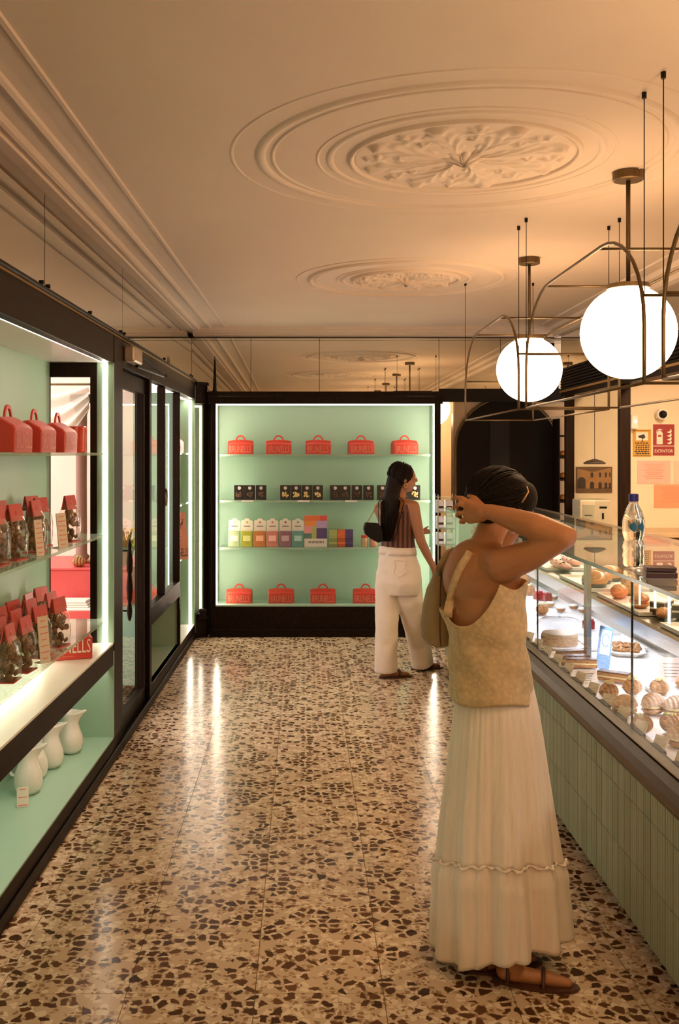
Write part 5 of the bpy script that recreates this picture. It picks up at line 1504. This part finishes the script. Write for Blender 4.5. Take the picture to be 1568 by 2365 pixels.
# ------------------------------------------------------------------ woman in cream top and long white skirt
DA = 3.30
def wa(px, py, dy=0.0): return at(px, py, DA + dy)
t = thing('person', 'woman in cream lace top and long white skirt holding up her dark hair', 'person', (at(1140, 2219, DA).x, DA, 0.0))
PA = t
th = R(50)
f = Vector((math.sin(th), math.cos(th), 0)); r = Vector((math.cos(th), -math.sin(th), 0)); up = Vector((0, 0, 1))
b = MB()
rot = Matrix((r, f, up)).transposed()
hc = wa(1158, 1163, 0.05)
head(b, hc, f, r, up, 1.0)
chain(b, [wa(1116, 1275, 0.02), wa(1128, 1240, 0.02), wa(1148, 1190, 0.04)], [0.058, 0.050, 0.050])
# trunk
ellipsoid(b, wa(1110, 1335, 0.02), (0.150, 0.092, 0.135), rot)
ellipsoid(b, wa(1118, 1420, 0.01), (0.132, 0.090, 0.150), rot)
ellipsoid(b, wa(1124, 1500, 0.0), (0.105, 0.078, 0.13), rot)
ellipsoid(b, wa(1126, 1585, 0.0) + f * 0.030, (0.112, 0.082, 0.12), rot)
rs, ls = wa(1160, 1306, -0.10), wa(1050, 1300, 0.13)
capsule(b, wa(1112, 1290, 0.02), 0.055, rs, 0.056); capsule(b, wa(1108, 1290, 0.02), 0.055, ls, 0.052)
# shoulder blades and spine hollow
ellipsoid(b, wa(1140, 1350, -0.06), (0.055, 0.030, 0.075), rot); ellipsoid(b, wa(1072, 1345, 0.02), (0.05, 0.028, 0.075), rot)
# right arm: raised elbow, forearm back across the nape
el = wa(1303, 1240, -0.25)
wr_ = wa(1132, 1182, -0.10)
chain(b, [rs, wa(1225, 1282, -0.17), el], [0.058, 0.047, 0.037])
chain(b, [el, wa(1240, 1218, -0.205), wa(1180, 1198, -0.14), wr_], [0.038, 0.044, 0.036, 0.026])
ellipsoid(b, wa(1316, 1236, -0.265), (0.022, 0.022, 0.024))
# right hand closed on the hair
pc = wa(1098, 1180, -0.065)
chain(b, [wr_, wa(1112, 1181, -0.08), wa(1085, 1168, -0.05)], [0.024, 0.026, 0.020])
chain(b, [wa(1112, 1183, -0.08), wa(1084, 1184, -0.05)], [0.026, 0.021]); chain(b, [wa(1112, 1190, -0.08), wa(1086, 1199, -0.045)], [0.022, 0.017])
fr_ = 0.0085
chain(b, [wa(1084, 1160, -0.05), wa(1066, 1150, -0.045), wa(1052, 1149, -0.03), wa(1045, 1153, -0.015)], [0.0095, 0.0088, 0.0080, 0.0070], 10)
chain(b, [wa(1080, 1171, -0.052), wa(1061, 1164, -0.045), wa(1053, 1170, -0.025), wa(1060, 1177, -0.008)], [0.0098, 0.0090, 0.0085, 0.0075], 10)
chain(b, [wa(1080, 1186, -0.052), wa(1061, 1184, -0.045), wa(1055, 1190, -0.024), wa(1064, 1194, -0.006)], [0.0095, 0.0088, 0.0080, 0.0072], 10)
chain(b, [wa(1083, 1199, -0.048), wa(1067, 1201, -0.042), wa(1063, 1206, -0.022), wa(1072, 1207, -0.006)], [0.0085, 0.0078, 0.0072, 0.0065], 10)
chain(b, [wa(1112, 1168, -0.07), wa(1096, 1150, -0.045), wa(1082, 1146, -0.02)], [0.012, 0.0100, 0.0082], 10)
# left arm: folded forward, hand up at the far side of the head
lel = wa(1078, 1340, 0.36)
chain(b, [ls, wa(1052, 1322, 0.24), lel], [0.052, 0.043, 0.036])
lw = wa(1195, 1215, 0.26)
chain(b, [lel, wa(1140, 1280, 0.33), lw], [0.036, 0.037, 0.024])
chain(b, [lw, wa(1212, 1200, 0.22)], [0.024, 0.026])
for k, (dx, dyy) in enumerate(((14, -20), (8, -26), (0, -28), (-7, -24))):
    chain(b, [wa(1212 + dx * 0.4, 1192, 0.215), wa(1214 + dx, 1192 + dyy * 0.5, 0.20), wa(1212 + dx * 1.1, 1192 + dyy, 0.17)], [0.0095, 0.0088, 0.007], 10)
chain(b, [wa(1218, 1205, 0.20), wa(1226, 1192, 0.16), wa(1228, 1182, 0.13)], [0.0105, 0.009, 0.0065], 10)
# legs and feet
for sgn, hip, kn, an, toe in ((1, (1156, 1640, 0.0), (1172, 1900, -0.06), (1188, 2185, -0.135), (1250, 2232, -0.10)), (-1, (1126, 1640, 0.08), (1122, 1900, 0.02), (1124, 2165, -0.06), (1160, 2195, 0.0))):
    chain(b, [wa(*hip), wa(*kn)], [0.070, 0.055]); chain(b, [wa(*kn), wa((kn[0] + an[0]) / 2, 2010, kn[2] - 0.02), wa(*an)], [0.050, 0.044, 0.032])
    a_ = wa(*an); g = Vector((a_.x, a_.y, 0.032))
    d_ = (f * 0.55 + r * (0.75 if sgn > 0 else 0.25)).normalized()
    capsule(b, g - d_ * 0.03, 0.028, g + d_ * 0.10 - up * 0.008, 0.022); capsule(b, g + d_ * 0.10 - up * 0.006, 0.024, g + d_ * 0.165 - up * 0.014, 0.015)
    capsule(b, a_, 0.034, g, 0.030)
    sb = MB(); out_ = []
    for q in np.linspace(0, 2 * PI, 20, endpoint=False):
        out_.append(g + d_ * (0.065 + 0.135 * math.cos(q)) + d_.cross(up) * (0.045 + 0.006 * math.cos(q)) * math.sin(q))
    s_ = MB().prism([(p.x, p.y) for p in out_], 0.001, 0.010, 'z')
    so = put('sandal_sole', s_, M['leather'], t, smooth=False)
    for o_, w_, h_ in ((0.09, 0.046, 0.040), (-0.02, 0.040, 0.052)):
        put('sandal_strap', MB().tube([g + d_ * o_ + d_.cross(up) * s * w_ + up * (h_ * (1 - s * s) - 0.020) for s in np.linspace(-1, 1, 12)], 0.006, 8), M['leather'], t)
bodyA = fuse('body', b, M['skin'], t, 0.0042, 7)
eyes(t, hc, f, r, up)
# hair gathered up
b = MB()
ellipsoid(b, hc + up * 0.030 - f * 0.020, (0.090, 0.102, 0.086), rot)
ellipsoid(b, hc - f * 0.075 + up * 0.004, (0.075, 0.050, 0.070), rot)
ellipsoid(b, wa(1108, 1152, -0.01), (0.040, 0.045, 0.038), rot)
ellipsoid(b, wa(1175, 1120, 0.01), (0.062, 0.065, 0.042), rot)
chain(b, [wa(1098, 1160, -0.02), wa(1072, 1168, -0.012), wa(1062, 1180, -0.004)], [0.030, 0.022, 0.012])
ellipsoid(b, wa(1215, 1150, 0.02), (0.03, 0.05, 0.055), rot)
fuse('hair', b, M['hair'], t, 0.006, 5)
def strands(name, c, rad, rotm, gather, n, seed, parent, tail=None, front=-0.35, fd=None):
    rn = random.Random(seed); mb = MB()
    inv = rotm.transposed()
    g0 = inv @ (gather - c); g0 = Vector((g0.x / rad[0], g0.y / rad[1], g0.z / rad[2])).normalized()
    for _ in range(n):
        while True:
            d = Vector((rn.gauss(0, 1), rn.gauss(0, 1), rn.gauss(0, 1))).normalized()
            if d.y > front and d.z > -0.25 - 0.3 * (d.y < 0) and d.dot(g0) > -0.9: break
        path, rr__ = [], []
        k_ = 1.03 + rn.uniform(0, 0.07)
        for s in np.linspace(0, 1, 9):
            q = d.lerp(g0, s).normalized() * k_
            path.append(c + rotm @ Vector((q.x * rad[0], q.y * rad[1], q.z * rad[2]))); rr__.append(0.0030)
        end = gather + Vector((rn.uniform(-1, 1), rn.uniform(-1, 1), rn.uniform(-1, 1))) * 0.012
        path[-1] = path[-1].lerp(end, 0.6)
        if tail:
            off = Vector((rn.gauss(0, 0.026), rn.gauss(0, 0.014), 0))
            for j, p in enumerate(tail):
                path.append(p + off * (1 - 0.5 * j / len(tail))); rr__.append(0.0034 - 0.002 * j / len(tail))
        else:
            path.append(end); rr__.append(0.002)
        mb.tube(path, rr__, 5)
    return put(name, mb, M['hair'], parent)
strands('hair_strands', hc + up * 0.030 - f * 0.020, (0.092, 0.104, 0.088), rot, wa(1078, 1168, -0.035), 320, 4, t)
put('hair_clip', MB().tube([wa(1205, 1160, -0.095), wa(1214, 1146, -0.100), wa(1220, 1136, -0.098), wa(1216, 1124, -0.09)], 0.003, 6), M['gold'], t)
put('ring', MB().tube([wa(1063, 1175, -0.043) + Vector((0.0, 0.0105 * math.cos(a), 0.0105 * math.sin(a))) for a in np.linspace(0, 2 * PI, 14, endpoint=False)], 0.002, 6, closed=True), M['black'], t)
# top: shell round the trunk with a deep scooped back
nA, nZ = 120, 46
def zpx(py): return EYE - (py - VY) * DA / F
def xpx(px): return (px - VX) * DA / F
lv = [(1300, 1112, 0.152, 0.100), (1345, 1112, 0.156, 0.106), (1420, 1115, 0.150, 0.108), (1480, 1124, 0.142, 0.104), (1550, 1128, 0.137, 0.106), (1612, 1128, 0.142, 0.112)]
def body_at(py):
    ys = [l[0] for l in lv]
    return [float(np.interp(py, ys, [l[i] for l in lv])) for i in (1, 2, 3)]
def top_edge(q):
    """how high the cloth reaches round the body: low scoop behind, up under the arms, mid in front"""
    d = ((q - 1.5 * PI + PI) % (2 * PI)) - PI           # 0 = middle of the back
    if d < 0:                                            # her left: low under the arm
        return 1436 - 26 * min(1.0, -d / 0.7) ** 2 - 60 * max(0.0, min(1.0, (-d - 1.7) / 1.2))
    scoop = 1436 - 100 * min(1.0, d / 0.95) ** 2.2
    if d > 0.95:
        scoop = 1336 + 14 * math.sin(min(1.0, (d - 0.95) / 0.9) * PI)
    return scoop
rings = []
for i in range(nZ + 1):
    s = i / nZ
    ring = []
    for k in range(nA):
        q = 2 * PI * k / nA
        py = top_edge(q) + (1612 + 5 * math.sin(3 * q) - top_edge(q)) * s
        cx, a_, b_ = body_at(py)
        fold = 1.0 + 0.018 * math.sin(5 * q + 2.2 * math.sin(s * 5)) * s + 0.022 * math.sin(2 * q + s * 7.0) * s + 0.014 * math.sin(9 * q - s * 11) * s * (1 - 0.4 * s)
        c = Vector((xpx(cx), DA, zpx(py)))
        ring.append(c + r * (a_ * math.cos(q) * fold) + f * (b_ * math.sin(q) * fold))
    rings.append(ring)
tp = put('lace_top', MB().loft(rings, False, False), M['lace'], t)
FOLD = bpy.data.textures.new('soft_folds', 'CLOUDS'); FOLD.noise_scale = 0.11; FOLD.noise_depth = 1
def wrinkle(o, strength):
    dm = o.modifiers.new('wrinkles', 'DISPLACE'); dm.texture = FOLD; dm.strength = strength; dm.mid_level = 0.45; dm.texture_coords = 'LOCAL'
wrinkle(tp, 0.034)
so = tp.modifiers.new('cloth', 'SOLIDIFY'); so.thickness = 0.004; so.offset = 1
# shoulder straps follow the back up over the shoulders
def ribbon(pts, w, nrm, th_=0.004):
    rr_ = []
    P_ = [Vector(p) for p in pts]
    for i, p in enumerate(P_):
        d = (P_[min(i + 1, len(P_) - 1)] - P_[max(i - 1, 0)]).normalized()
        s = d.cross(nrm).normalized()
        n2 = s.cross(d).normalized()
        rr_.append([p + s * w / 2 + n2 * th_, p - s * w / 2 + n2 * th_, p - s * w / 2 - n2 * th_, p + s * w / 2 - n2 * th_])
    return MB().loft(rr_)
back = -f
def wrap_ribbon(name, pts, w, m, body, parent, nrm=Vector((0, -1, 0)), off=0.004):
    """a band laid on the body"""
    P_ = [Vector(p) for p in pts]
    Q = []
    for i in range(len(P_) - 1):
        for s in np.linspace(0, 1, 8, endpoint=False): Q.append(P_[i].lerp(P_[i + 1], s))
    Q.append(P_[-1])
    rows = []
    for i, p in enumerate(Q):
        d = (Q[min(i + 1, len(Q) - 1)] - Q[max(i - 1, 0)]).normalized(); sd = d.cross(nrm).normalized()
        rows.append([p + sd * w * (k / 4 - 0.5) for k in range(5)])
    o = put(name, MB().loft(rows, False, False, closed=False), m, parent)
    sw = o.modifiers.new('wrap', 'SHRINKWRAP'); sw.target = body; sw.wrap_method = 'NEAREST_SURFACEPOINT'; sw.wrap_mode = 'ABOVE_SURFACE'; sw.offset = off
    so_ = o.modifiers.new('cloth', 'SOLIDIFY'); so_.thickness = 0.005; so_.offset = 1
    return o
from mathutils.bvhtree import BVHTree
def on_body(body, parent, px, py, lift=0.005):
    """the point of the body surface behind a photo pixel"""
    me = body.data
    bt = BVHTree.FromPolygons([v.co + Vector(parent.location) for v in me.vertices], [p.vertices[:] for p in me.polygons])
    o_ = Vector((0, 0, EYE)); d_ = (at(px, py, 1.0) - o_).normalized()
    h = bt.ray_cast(o_, d_)
    return (h[0] + h[1] * lift) if h[0] is not None else None
q0 = 1.5 * PI - 0.50
cx0, a0, b0 = body_at(1425)
start = Vector((xpx(cx0), DA, zpx(1425))) + r * (a0 * math.cos(q0)) + f * (b0 * math.sin(q0))
sp = [start, start + up * 0.025 + r * 0.002]
for px, py in ((1044, 1378), (1051, 1352), (1060, 1326), (1070, 1305), (1080, 1289), (1088, 1278)):
    h = on_body(bodyA, t, px, py)
    if h is not None: sp.append(h)
sp += [sp[-1] + Vector((0.008, 0.05, 0.004)), sp[-1] + Vector((0.012, 0.10, -0.03))]
put('strap', ribbon(sp, 0.028, Vector((0.0, -1, 0.15)), 0.0035), M['lace'], t)
# skirt
prof = [(1535, 1126, 0.112), (1585, 1127, 0.122), (1640, 1130, 0.136), (1700, 1133, 0.147), (1800, 1137, 0.164), (1900, 1141, 0.182), (1985, 1144, 0.196), (2000, 1144, 0.203), (2080, 1147, 0.211), (2150, 1147, 0.215), (2212, 1145, 0.213)]
ph = rng.uniform(0, 6.28, 6)
def fold(q, s):
    A = 0.010 + 0.10 * s
    v = 1 - 1.9 * (1 - abs(math.sin(4.5 * q + ph[0] + 0.9 * math.sin(2 * q)))) ** 2.2
    v = 0.75 * v + 0.35 * math.sin(14 * q + ph[1] + 0.5 * s) * s + math.sin(5 * q + ph[2]) * 0.25
    fine = 0.010 * math.sin(34 * q + 3 * math.sin(5 * q)) * (1 - 0.45 * s)
    deep = 0.0
    for ang, dep, wid in ((-58, 0.30, 9.0), (-18, 0.34, 10.0), (-79, 0.14, 6.0), (14, 0.20, 9.0), (-38, 0.07, 5.0), (-100, 0.2, 9.0), (60, 0.2, 7.0), (120, 0.2, 7.0), (190, 0.2, 7.0), (235, 0.15, 6.0)):
        dq = (math.degrees(q) - ang + 180) % 360 - 180 + 3.0 * math.sin(3 * s + ang)
        deep += dep * math.exp(-(dq / wid) ** 2)
    return 1 + A * 0.5 * (v - 0.15 * v * v) + fine - deep * max(0.0, s - 0.12) ** 0.9 + 0.06 * s
def skirt_pt(q, py, s, extra=0.0):
    cx = float(np.interp(py, [p[0] for p in prof], [p[1] for p in prof])); rad = float(np.interp(py, [p[0] for p in prof], [p[2] for p in prof]))
    w = fold(q, s)
    c = Vector((xpx(cx), DA - 0.01, zpx(py))) + f * (0.034 - 0.022 * min(1.0, max(0.0, (py - 1600) / 300)))
    return c + r * ((rad * 1.03 + extra) * math.cos(q) * w) + f * ((rad * 0.97 + extra) * math.sin(q) * w)
nq = 240
def seam_py(q): return 1985 + 32 * math.sin(q - 0.9)
upper, lower = [], []
for i in range(41):
    s = i / 40
    upper.append([skirt_pt(2 * PI * k / nq, 1535 + (seam_py(2 * PI * k / nq) - 1535) * s, 0.72 * s) for k in range(nq)])
for i in range(25):
    s = i / 24
    lower.append([skirt_pt(2 * PI * k / nq, seam_py(2 * PI * k / nq) + ((2172 + 6 * math.sin(3 * 2 * PI * k / nq + 1.0) - 34 * max(0.0, math.cos(2 * PI * k / nq - 0.1)) ** 1.5 + 14 * max(0.0, math.cos(2 * PI * k / nq - 1.45 * PI)) ** 2) - seam_py(2 * PI * k / nq)) * s, 0.72 + 0.28 * s, 0.004 * math.sin(PI * min(1, s * 3))) for k in range(nq)])
sk = put('skirt', MB().loft(upper, False, False), M['skirt'], t)
sk.modifiers.new('cloth', 'SOLIDIFY').thickness = 0.003
lo = put('lower_tier', MB().loft(lower, False, False), M['skirt'], sk); lo.matrix_parent_inverse = Matrix()
lo.modifiers.new('cloth', 'SOLIDIFY').thickness = 0.003
rf = []
for k in range(nq):
    q = 2 * PI * k / nq
    rf.append(skirt_pt(q, seam_py(q) + 3 * math.sin(29 * q), 0.72, 0.006 + 0.003 * math.sin(41 * q)))
x = put('ruffle_seam', MB().tube(rf, [0.004 + 0.002 * math.sin(17 * k * 0.3) for k in range(nq)], 6, closed=True), M['skirt'], sk); x.matrix_parent_inverse = Matrix()
# shoulder bag at her left side
bg_t = thing('shoulder_bag', 'slouchy sand canvas shoulder bag hanging beside the woman in the long skirt', 'bag', wa(1010, 1490, 0.14))
rr_ = []
for py, cx, hw, dp in ((1300, 1020, 5, 0.012), (1325, 1016, 15, 0.03), (1360, 1012, 26, 0.05), (1400, 1010, 34, 0.065), (1440, 1009, 38, 0.075), (1470, 1010, 36, 0.072), (1486, 1013, 28, 0.055), (1493, 1015, 14, 0.03)):
    d = DA + 0.16
    c = at(cx, py, d); h = hw * d / F
    rr_.append([c + Vector((h * math.cos(q) * (1 + 0.04 * math.sin(5 * q + py * 0.05)), dp * math.sin(q), 0)) for q in np.linspace(0, 2 * PI, 28, endpoint=False)])
bo = put('pouch', MB().loft(rr_), M['canvas'], bg_t)
put('bag_strap', ribbon([at(1016, 1325, DA + 0.13), at(1013, 1312, DA + 0.10), at(1025, 1290, DA + 0.075), at(1045, 1272, DA + 0.08), at(1062, 1268, DA + 0.14), at(1050, 1290, DA + 0.22), at(1022, 1330, DA + 0.20)], 0.020, Vector((0, -1, 0.3))), M['canvas'], bg_t)
sf = put('seam', MB().tube([p + Vector((0, -0.001, 0)) for ring_ in rr_[1:7] for p in [ring_[21]]], 0.002, 5), M['leather'], bg_t)

# ------------------------------------------------------------------ walking woman in white trousers
DB = 7.46
def wb_(px, py, dy=0.0): return at(px, py, DB + dy)
t = thing('person', 'woman in white trousers and dark striped top walking by the back cabinet', 'person', (at(905, 1566, DB).x, DB, 0.0))
th = R(38)
f = Vector((math.sin(th), math.cos(th), 0)); r = Vector((math.cos(th), -math.sin(th), 0))
rot = Matrix((r, f, up)).transposed()
fh = Vector((math.sin(R(78)), math.cos(R(78)), 0)); rh = Vector((math.cos(R(78)), -math.sin(R(78)), 0))
hc = wb_(932, 1103, 0.0)
b = MB()
head(b, hc, fh, rh, up, 1.0)
chain(b, [wb_(915, 1165, 0), wb_(922, 1140, 0)], [0.056, 0.052])
ellipsoid(b, wb_(915, 1190, 0), (0.155, 0.09, 0.10), rot); ellipsoid(b, wb_(917, 1225, 0), (0.13, 0.088, 0.13), rot); ellipsoid(b, wb_(917, 1275, 0), (0.135, 0.10, 0.12), rot)
rs, ls = wb_(953, 1172, -0.09), wb_(878, 1176, 0.09)
capsule(b, wb_(915, 1165, 0), 0.06, rs, 0.054); capsule(b, wb_(915, 1168, 0), 0.06, ls, 0.052)
chain(b, [rs, wb_(963, 1215, -0.11), wb_(972, 1250, -0.12)], [0.053, 0.042, 0.036])
wr_ = wb_(1000, 1308, -0.06)
chain(b, [wb_(972, 1250, -0.12), wb_(984, 1275, -0.10), wr_], [0.036, 0.033, 0.023])
chain(b, [wr_, wb_(1006, 1322, -0.04)], [0.024, 0.027])
for k, (dx, dz) in enumerate(((8, 22), (6, 25), (3, 26), (0, 23))):
    chain(b, [wb_(1008 + dx * 0.3, 1326, -0.035 + 0.012 * k), wb_(1009 + dx * 0.7, 1326 + dz * 0.5, -0.03 + 0.012 * k), wb_(1006 + dx * 0.7, 1322 + dz, -0.02 + 0.012 * k)], [0.010, 0.009, 0.007], 8)
chain(b, [wb_(1003, 1316, -0.06), wb_(1000, 1327, -0.07), wb_(1002, 1336, -0.065)], [0.011, 0.009, 0.007], 8)
# left arm swings forward
chain(b, [ls, wb_(890, 1215, 0.20), wb_(925, 1245, 0.27)], [0.05, 0.041, 0.035])
lw = wb_(975, 1229, 0.30)
chain(b, [wb_(925, 1245, 0.27), wb_(950, 1238, 0.29), lw], [0.035, 0.031, 0.023])
chain(b, [lw, wb_(982, 1227, 0.30)], [0.023, 0.024])
for k in range(4):
    chain(b, [wb_(983, 1224 + 2.5 * k, 0.29), wb_(988, 1224 + 2.5 * k, 0.285), wb_(993, 1224.5 + 2.5 * k, 0.28)], [0.0095, 0.0088, 0.007], 8)
chain(b, [wb_(980, 1222, 0.28), wb_(985, 1218, 0.27), wb_(989, 1216, 0.265)], [0.011, 0.009, 0.007], 8)
# legs
la, ra = wb_(895, 1548, 0.0), at(968, 1528, DB + 0.30)
chain(b, [wb_(900, 1330, 0.02), wb_(894, 1440, 0.0), la], [0.085, 0.055, 0.036])
chain(b, [wb_(938, 1330, 0.0), wb_(955, 1435, 0.14), ra], [0.085, 0.055, 0.036])
for a_, d_ in ((la, (f * 0.5 + Vector((1, -0.1, 0)) * 0.8).normalized()), (ra, (f * 0.4 + Vector((1, 0, 0))).normalized())):
    g = Vector((a_.x, a_.y, 0.034))
    capsule(b, a_, 0.036, g, 0.032); capsule(b, g - d_ * 0.03, 0.030, g + d_ * 0.10 - up * 0.008, 0.024); capsule(b, g + d_ * 0.10 - up * 0.008, 0.026, g + d_ * 0.16 - up * 0.014, 0.016)
    sd = d_.cross(up)
    s_ = MB().prism([((g + d_ * (0.065 + 0.135 * math.cos(q)) + sd * 0.046 * math.sin(q))[0], (g + d_ * (0.065 + 0.135 * math.cos(q)) + sd * 0.046 * math.sin(q))[1]) for q in np.linspace(0, 2 * PI, 20, endpoint=False)], 0.001, 0.012, 'z')
    put('shoe_sole', s_, M['leather'], t, smooth=False)
    put('shoe_strap', MB().tube([g + d_ * 0.09 + sd * s * 0.046 + up * (0.044 * (1 - s * s) - 0.020) for s in np.linspace(-1, 1, 12)], 0.010, 8), M['leather'], t)
fuse('body', b, M['skinb'], t, 0.0065, 5)
eyes(t, hc, fh, rh, up)
# long dark hair
b = MB(); roth = Matrix((rh, fh, up)).transposed()
ellipsoid(b, hc + up * 0.030 - fh * 0.026, (0.086, 0.090, 0.084), roth)
ellipsoid(b, hc - fh * 0.065 - up * 0.02, (0.072, 0.050, 0.085), roth)
chain(b, [hc - fh * 0.07 - up * 0.02, wb_(903, 1150, -0.07), wb_(898, 1190, -0.105), wb_(895, 1225, -0.10), wb_(890, 1248, -0.09)], [0.060, 0.062, 0.052, 0.038, 0.014])
chain(b, [hc - fh * 0.05 - up * 0.04 - rh * 0.03, wb_(900, 1160, 0.02), wb_(888, 1200, 0.0)], [0.05, 0.045, 0.02])
fuse('hair', b, M['hair'], t, 0.008, 5)
strands('hair_strands', hc + up * 0.030 - fh * 0.026, (0.087, 0.091, 0.085), roth, wb_(905, 1140, -0.05), 280, 6, t, [wb_(902, 1160, -0.10), wb_(899, 1190, -0.135), wb_(896, 1220, -0.130), wb_(891, 1250, -0.115)])
put('earring', MB().tube([hc + rh * 0.088 - up * 0.055 - fh * 0.012 + fh * 0.012 * math.cos(a) + up * 0.016 * math.sin(a) for a in np.linspace(0, 2 * PI, 14, endpoint=False)], 0.0022, 6, closed=True), M['gold'], t)
# crop top and straps
rings = []
lvb = [(1188, 916, 0.160, 0.098), (1215, 917, 0.146, 0.100), (1240, 918, 0.136, 0.098), (1264, 919, 0.140, 0.102)]
for i in range(26):
    s = i / 25
    ring = []
    for k in range(96):
        q = 2 * PI * k / 96
        d = ((q - 1.5 * PI + PI) % (2 * PI)) - PI
        top_ = 1178 + 10 * (abs(d) / PI)
        py = top_ + (1265 - top_) * s
        a_ = [float(np.interp(py, [l[0] for l in lvb], [l[j] for l in lvb])) for j in (1, 2, 3)]
        w = 1 + 0.012 * math.sin(24 * q) + 0.015 * math.sin(3 * q + 5 * s)
        c = wb_(a_[0], py, 0)
        ring.append(c + r * (a_[1] * math.cos(q) * w) + f * (a_[2] * math.sin(q) * w))
    rings.append(ring)
tp = put('crop_top', MB().loft(rings, False, False), M['knit'], t); tp.modifiers.new('cloth', 'SOLIDIFY').thickness = 0.004
put('strap', ribbon([wb_(934, 1184, -0.135), wb_(940, 1168, -0.12), wb_(943, 1156, -0.07), wb_(944, 1155, -0.01), wb_(944, 1172, 0.05)], 0.018, Vector((0, -1, 0))), M['knit'], t)
put('strap', ribbon([wb_(888, 1186, -0.02), wb_(889, 1170, 0.0), wb_(891, 1160, 0.05), wb_(892, 1165, 0.10), wb_(894, 1180, 0.14)], 0.018, Vector((0, -1, 0))), M['knit'], t)
# trousers
b = MB()
def tubeflat(pts, rad): b.tube(pts, rad, 20)
b.loft([torso_ring(wb_(cx, py, 0), r, f, a_, b_, 32) for py, cx, a_, b_ in ((1262, 917, 0.145, 0.106), (1285, 918, 0.152, 0.114), (1315, 921, 0.172, 0.132), (1345, 922, 0.178, 0.138), (1372, 922, 0.150, 0.110))])
tubeflat([wb_(897, 1320, 0.03), wb_(895, 1380, 0.02), wb_(893, 1440, 0.0), wb_(892, 1500, -0.01), wb_(891, 1553, -0.02)], [0.092, 0.093, 0.088, 0.086, 0.087])
tubeflat([wb_(940, 1322, -0.02), wb_(946, 1385, 0.03), wb_(957, 1440, 0.12), wb_(966, 1485, 0.22), at(977, 1534, DB + 0.28)], [0.105, 0.104, 0.090, 0.084, 0.088])
tr = fuse('trousers', b, M['trouser'], t, 0.009, 6); wrinkle(tr, 0.018)
for k, pts in enumerate(([wb_(901, 1294, -0.2), wb_(941, 1291, -0.2), wb_(942, 1322, -0.2), wb_(922, 1331, -0.2), wb_(902, 1326, -0.2), wb_(901, 1294, -0.2)],)):
    wrap_ribbon('pocket_seam', pts, 0.008, M['trouser'], tr, t, off=0.003)
wbz = [torso_ring(wb_(917.5, py, 0), r, f, a_, b_, 64) for py, a_, b_ in ((1262, 0.149, 0.110), (1280, 0.155, 0.116))]
put('waistband', MB().loft(wbz, False, False), M['trouser'], t).modifiers.new('cloth', 'SOLIDIFY').thickness = 0.004
# black shoulder bag with gold chain
bg_t = thing('handbag', 'small black half moon handbag on a gold chain behind the walking woman', 'bag', wb_(865, 1252, -0.12))
out_ = [(-21, -46), (10, -44), (20, -30), (22, -2), (10, 2), (-8, -8), (-22, -20), (-25, -32)]
rr_ = []
for dy, s in ((-0.045, 0.86), (-0.03, 1.0), (0.03, 1.0), (0.045, 0.86)):
    ring = []
    for i in range(len(out_)):
        px, py = out_[i]
        ring.append(at(863 + px * s, 1252 - 23 + (py + 23) * s, DB - 0.15 + dy))
    rr_.append(ring)
put('bag_body', MB().loft(rr_), M['black'], bg_t, smooth=False, bevel=0.012, seg=3)
ch = MB()
P0, P1 = at(846, 1210, DB - 0.15), at(872, 1166, DB + 0.04)
for i in range(22):
    c = P0.lerp(P1, i / 21)
    d = (P1 - P0).normalized(); s = d.cross(Vector((0, 1, 0)) if i % 2 else Vector((1, 0, 0))).normalized()
    ch.tube([c + d * 0.007 * math.cos(a) + s * 0.004 * math.sin(a) for a in np.linspace(0, 2 * PI, 8, endpoint=False)], 0.0016, 4, closed=True)
put('chain', ch, M['gold'], bg_t)
put('chain_strap', MB().tube([at(884, 1210, DB - 0.13), at(878, 1185, DB - 0.03), P1], 0.003, 6), M['gold'], bg_t)

# turn the left run about its far corner
PV = Matrix.Translation((PX, YB, 0)) @ Matrix.Rotation(R(-0.7), 4, 'Z') @ Matrix.Translation((-PX, -YB, 0))
bpy.context.view_layer.update()
for o in LEFT:
    o.matrix_world = PV @ o.matrix_world
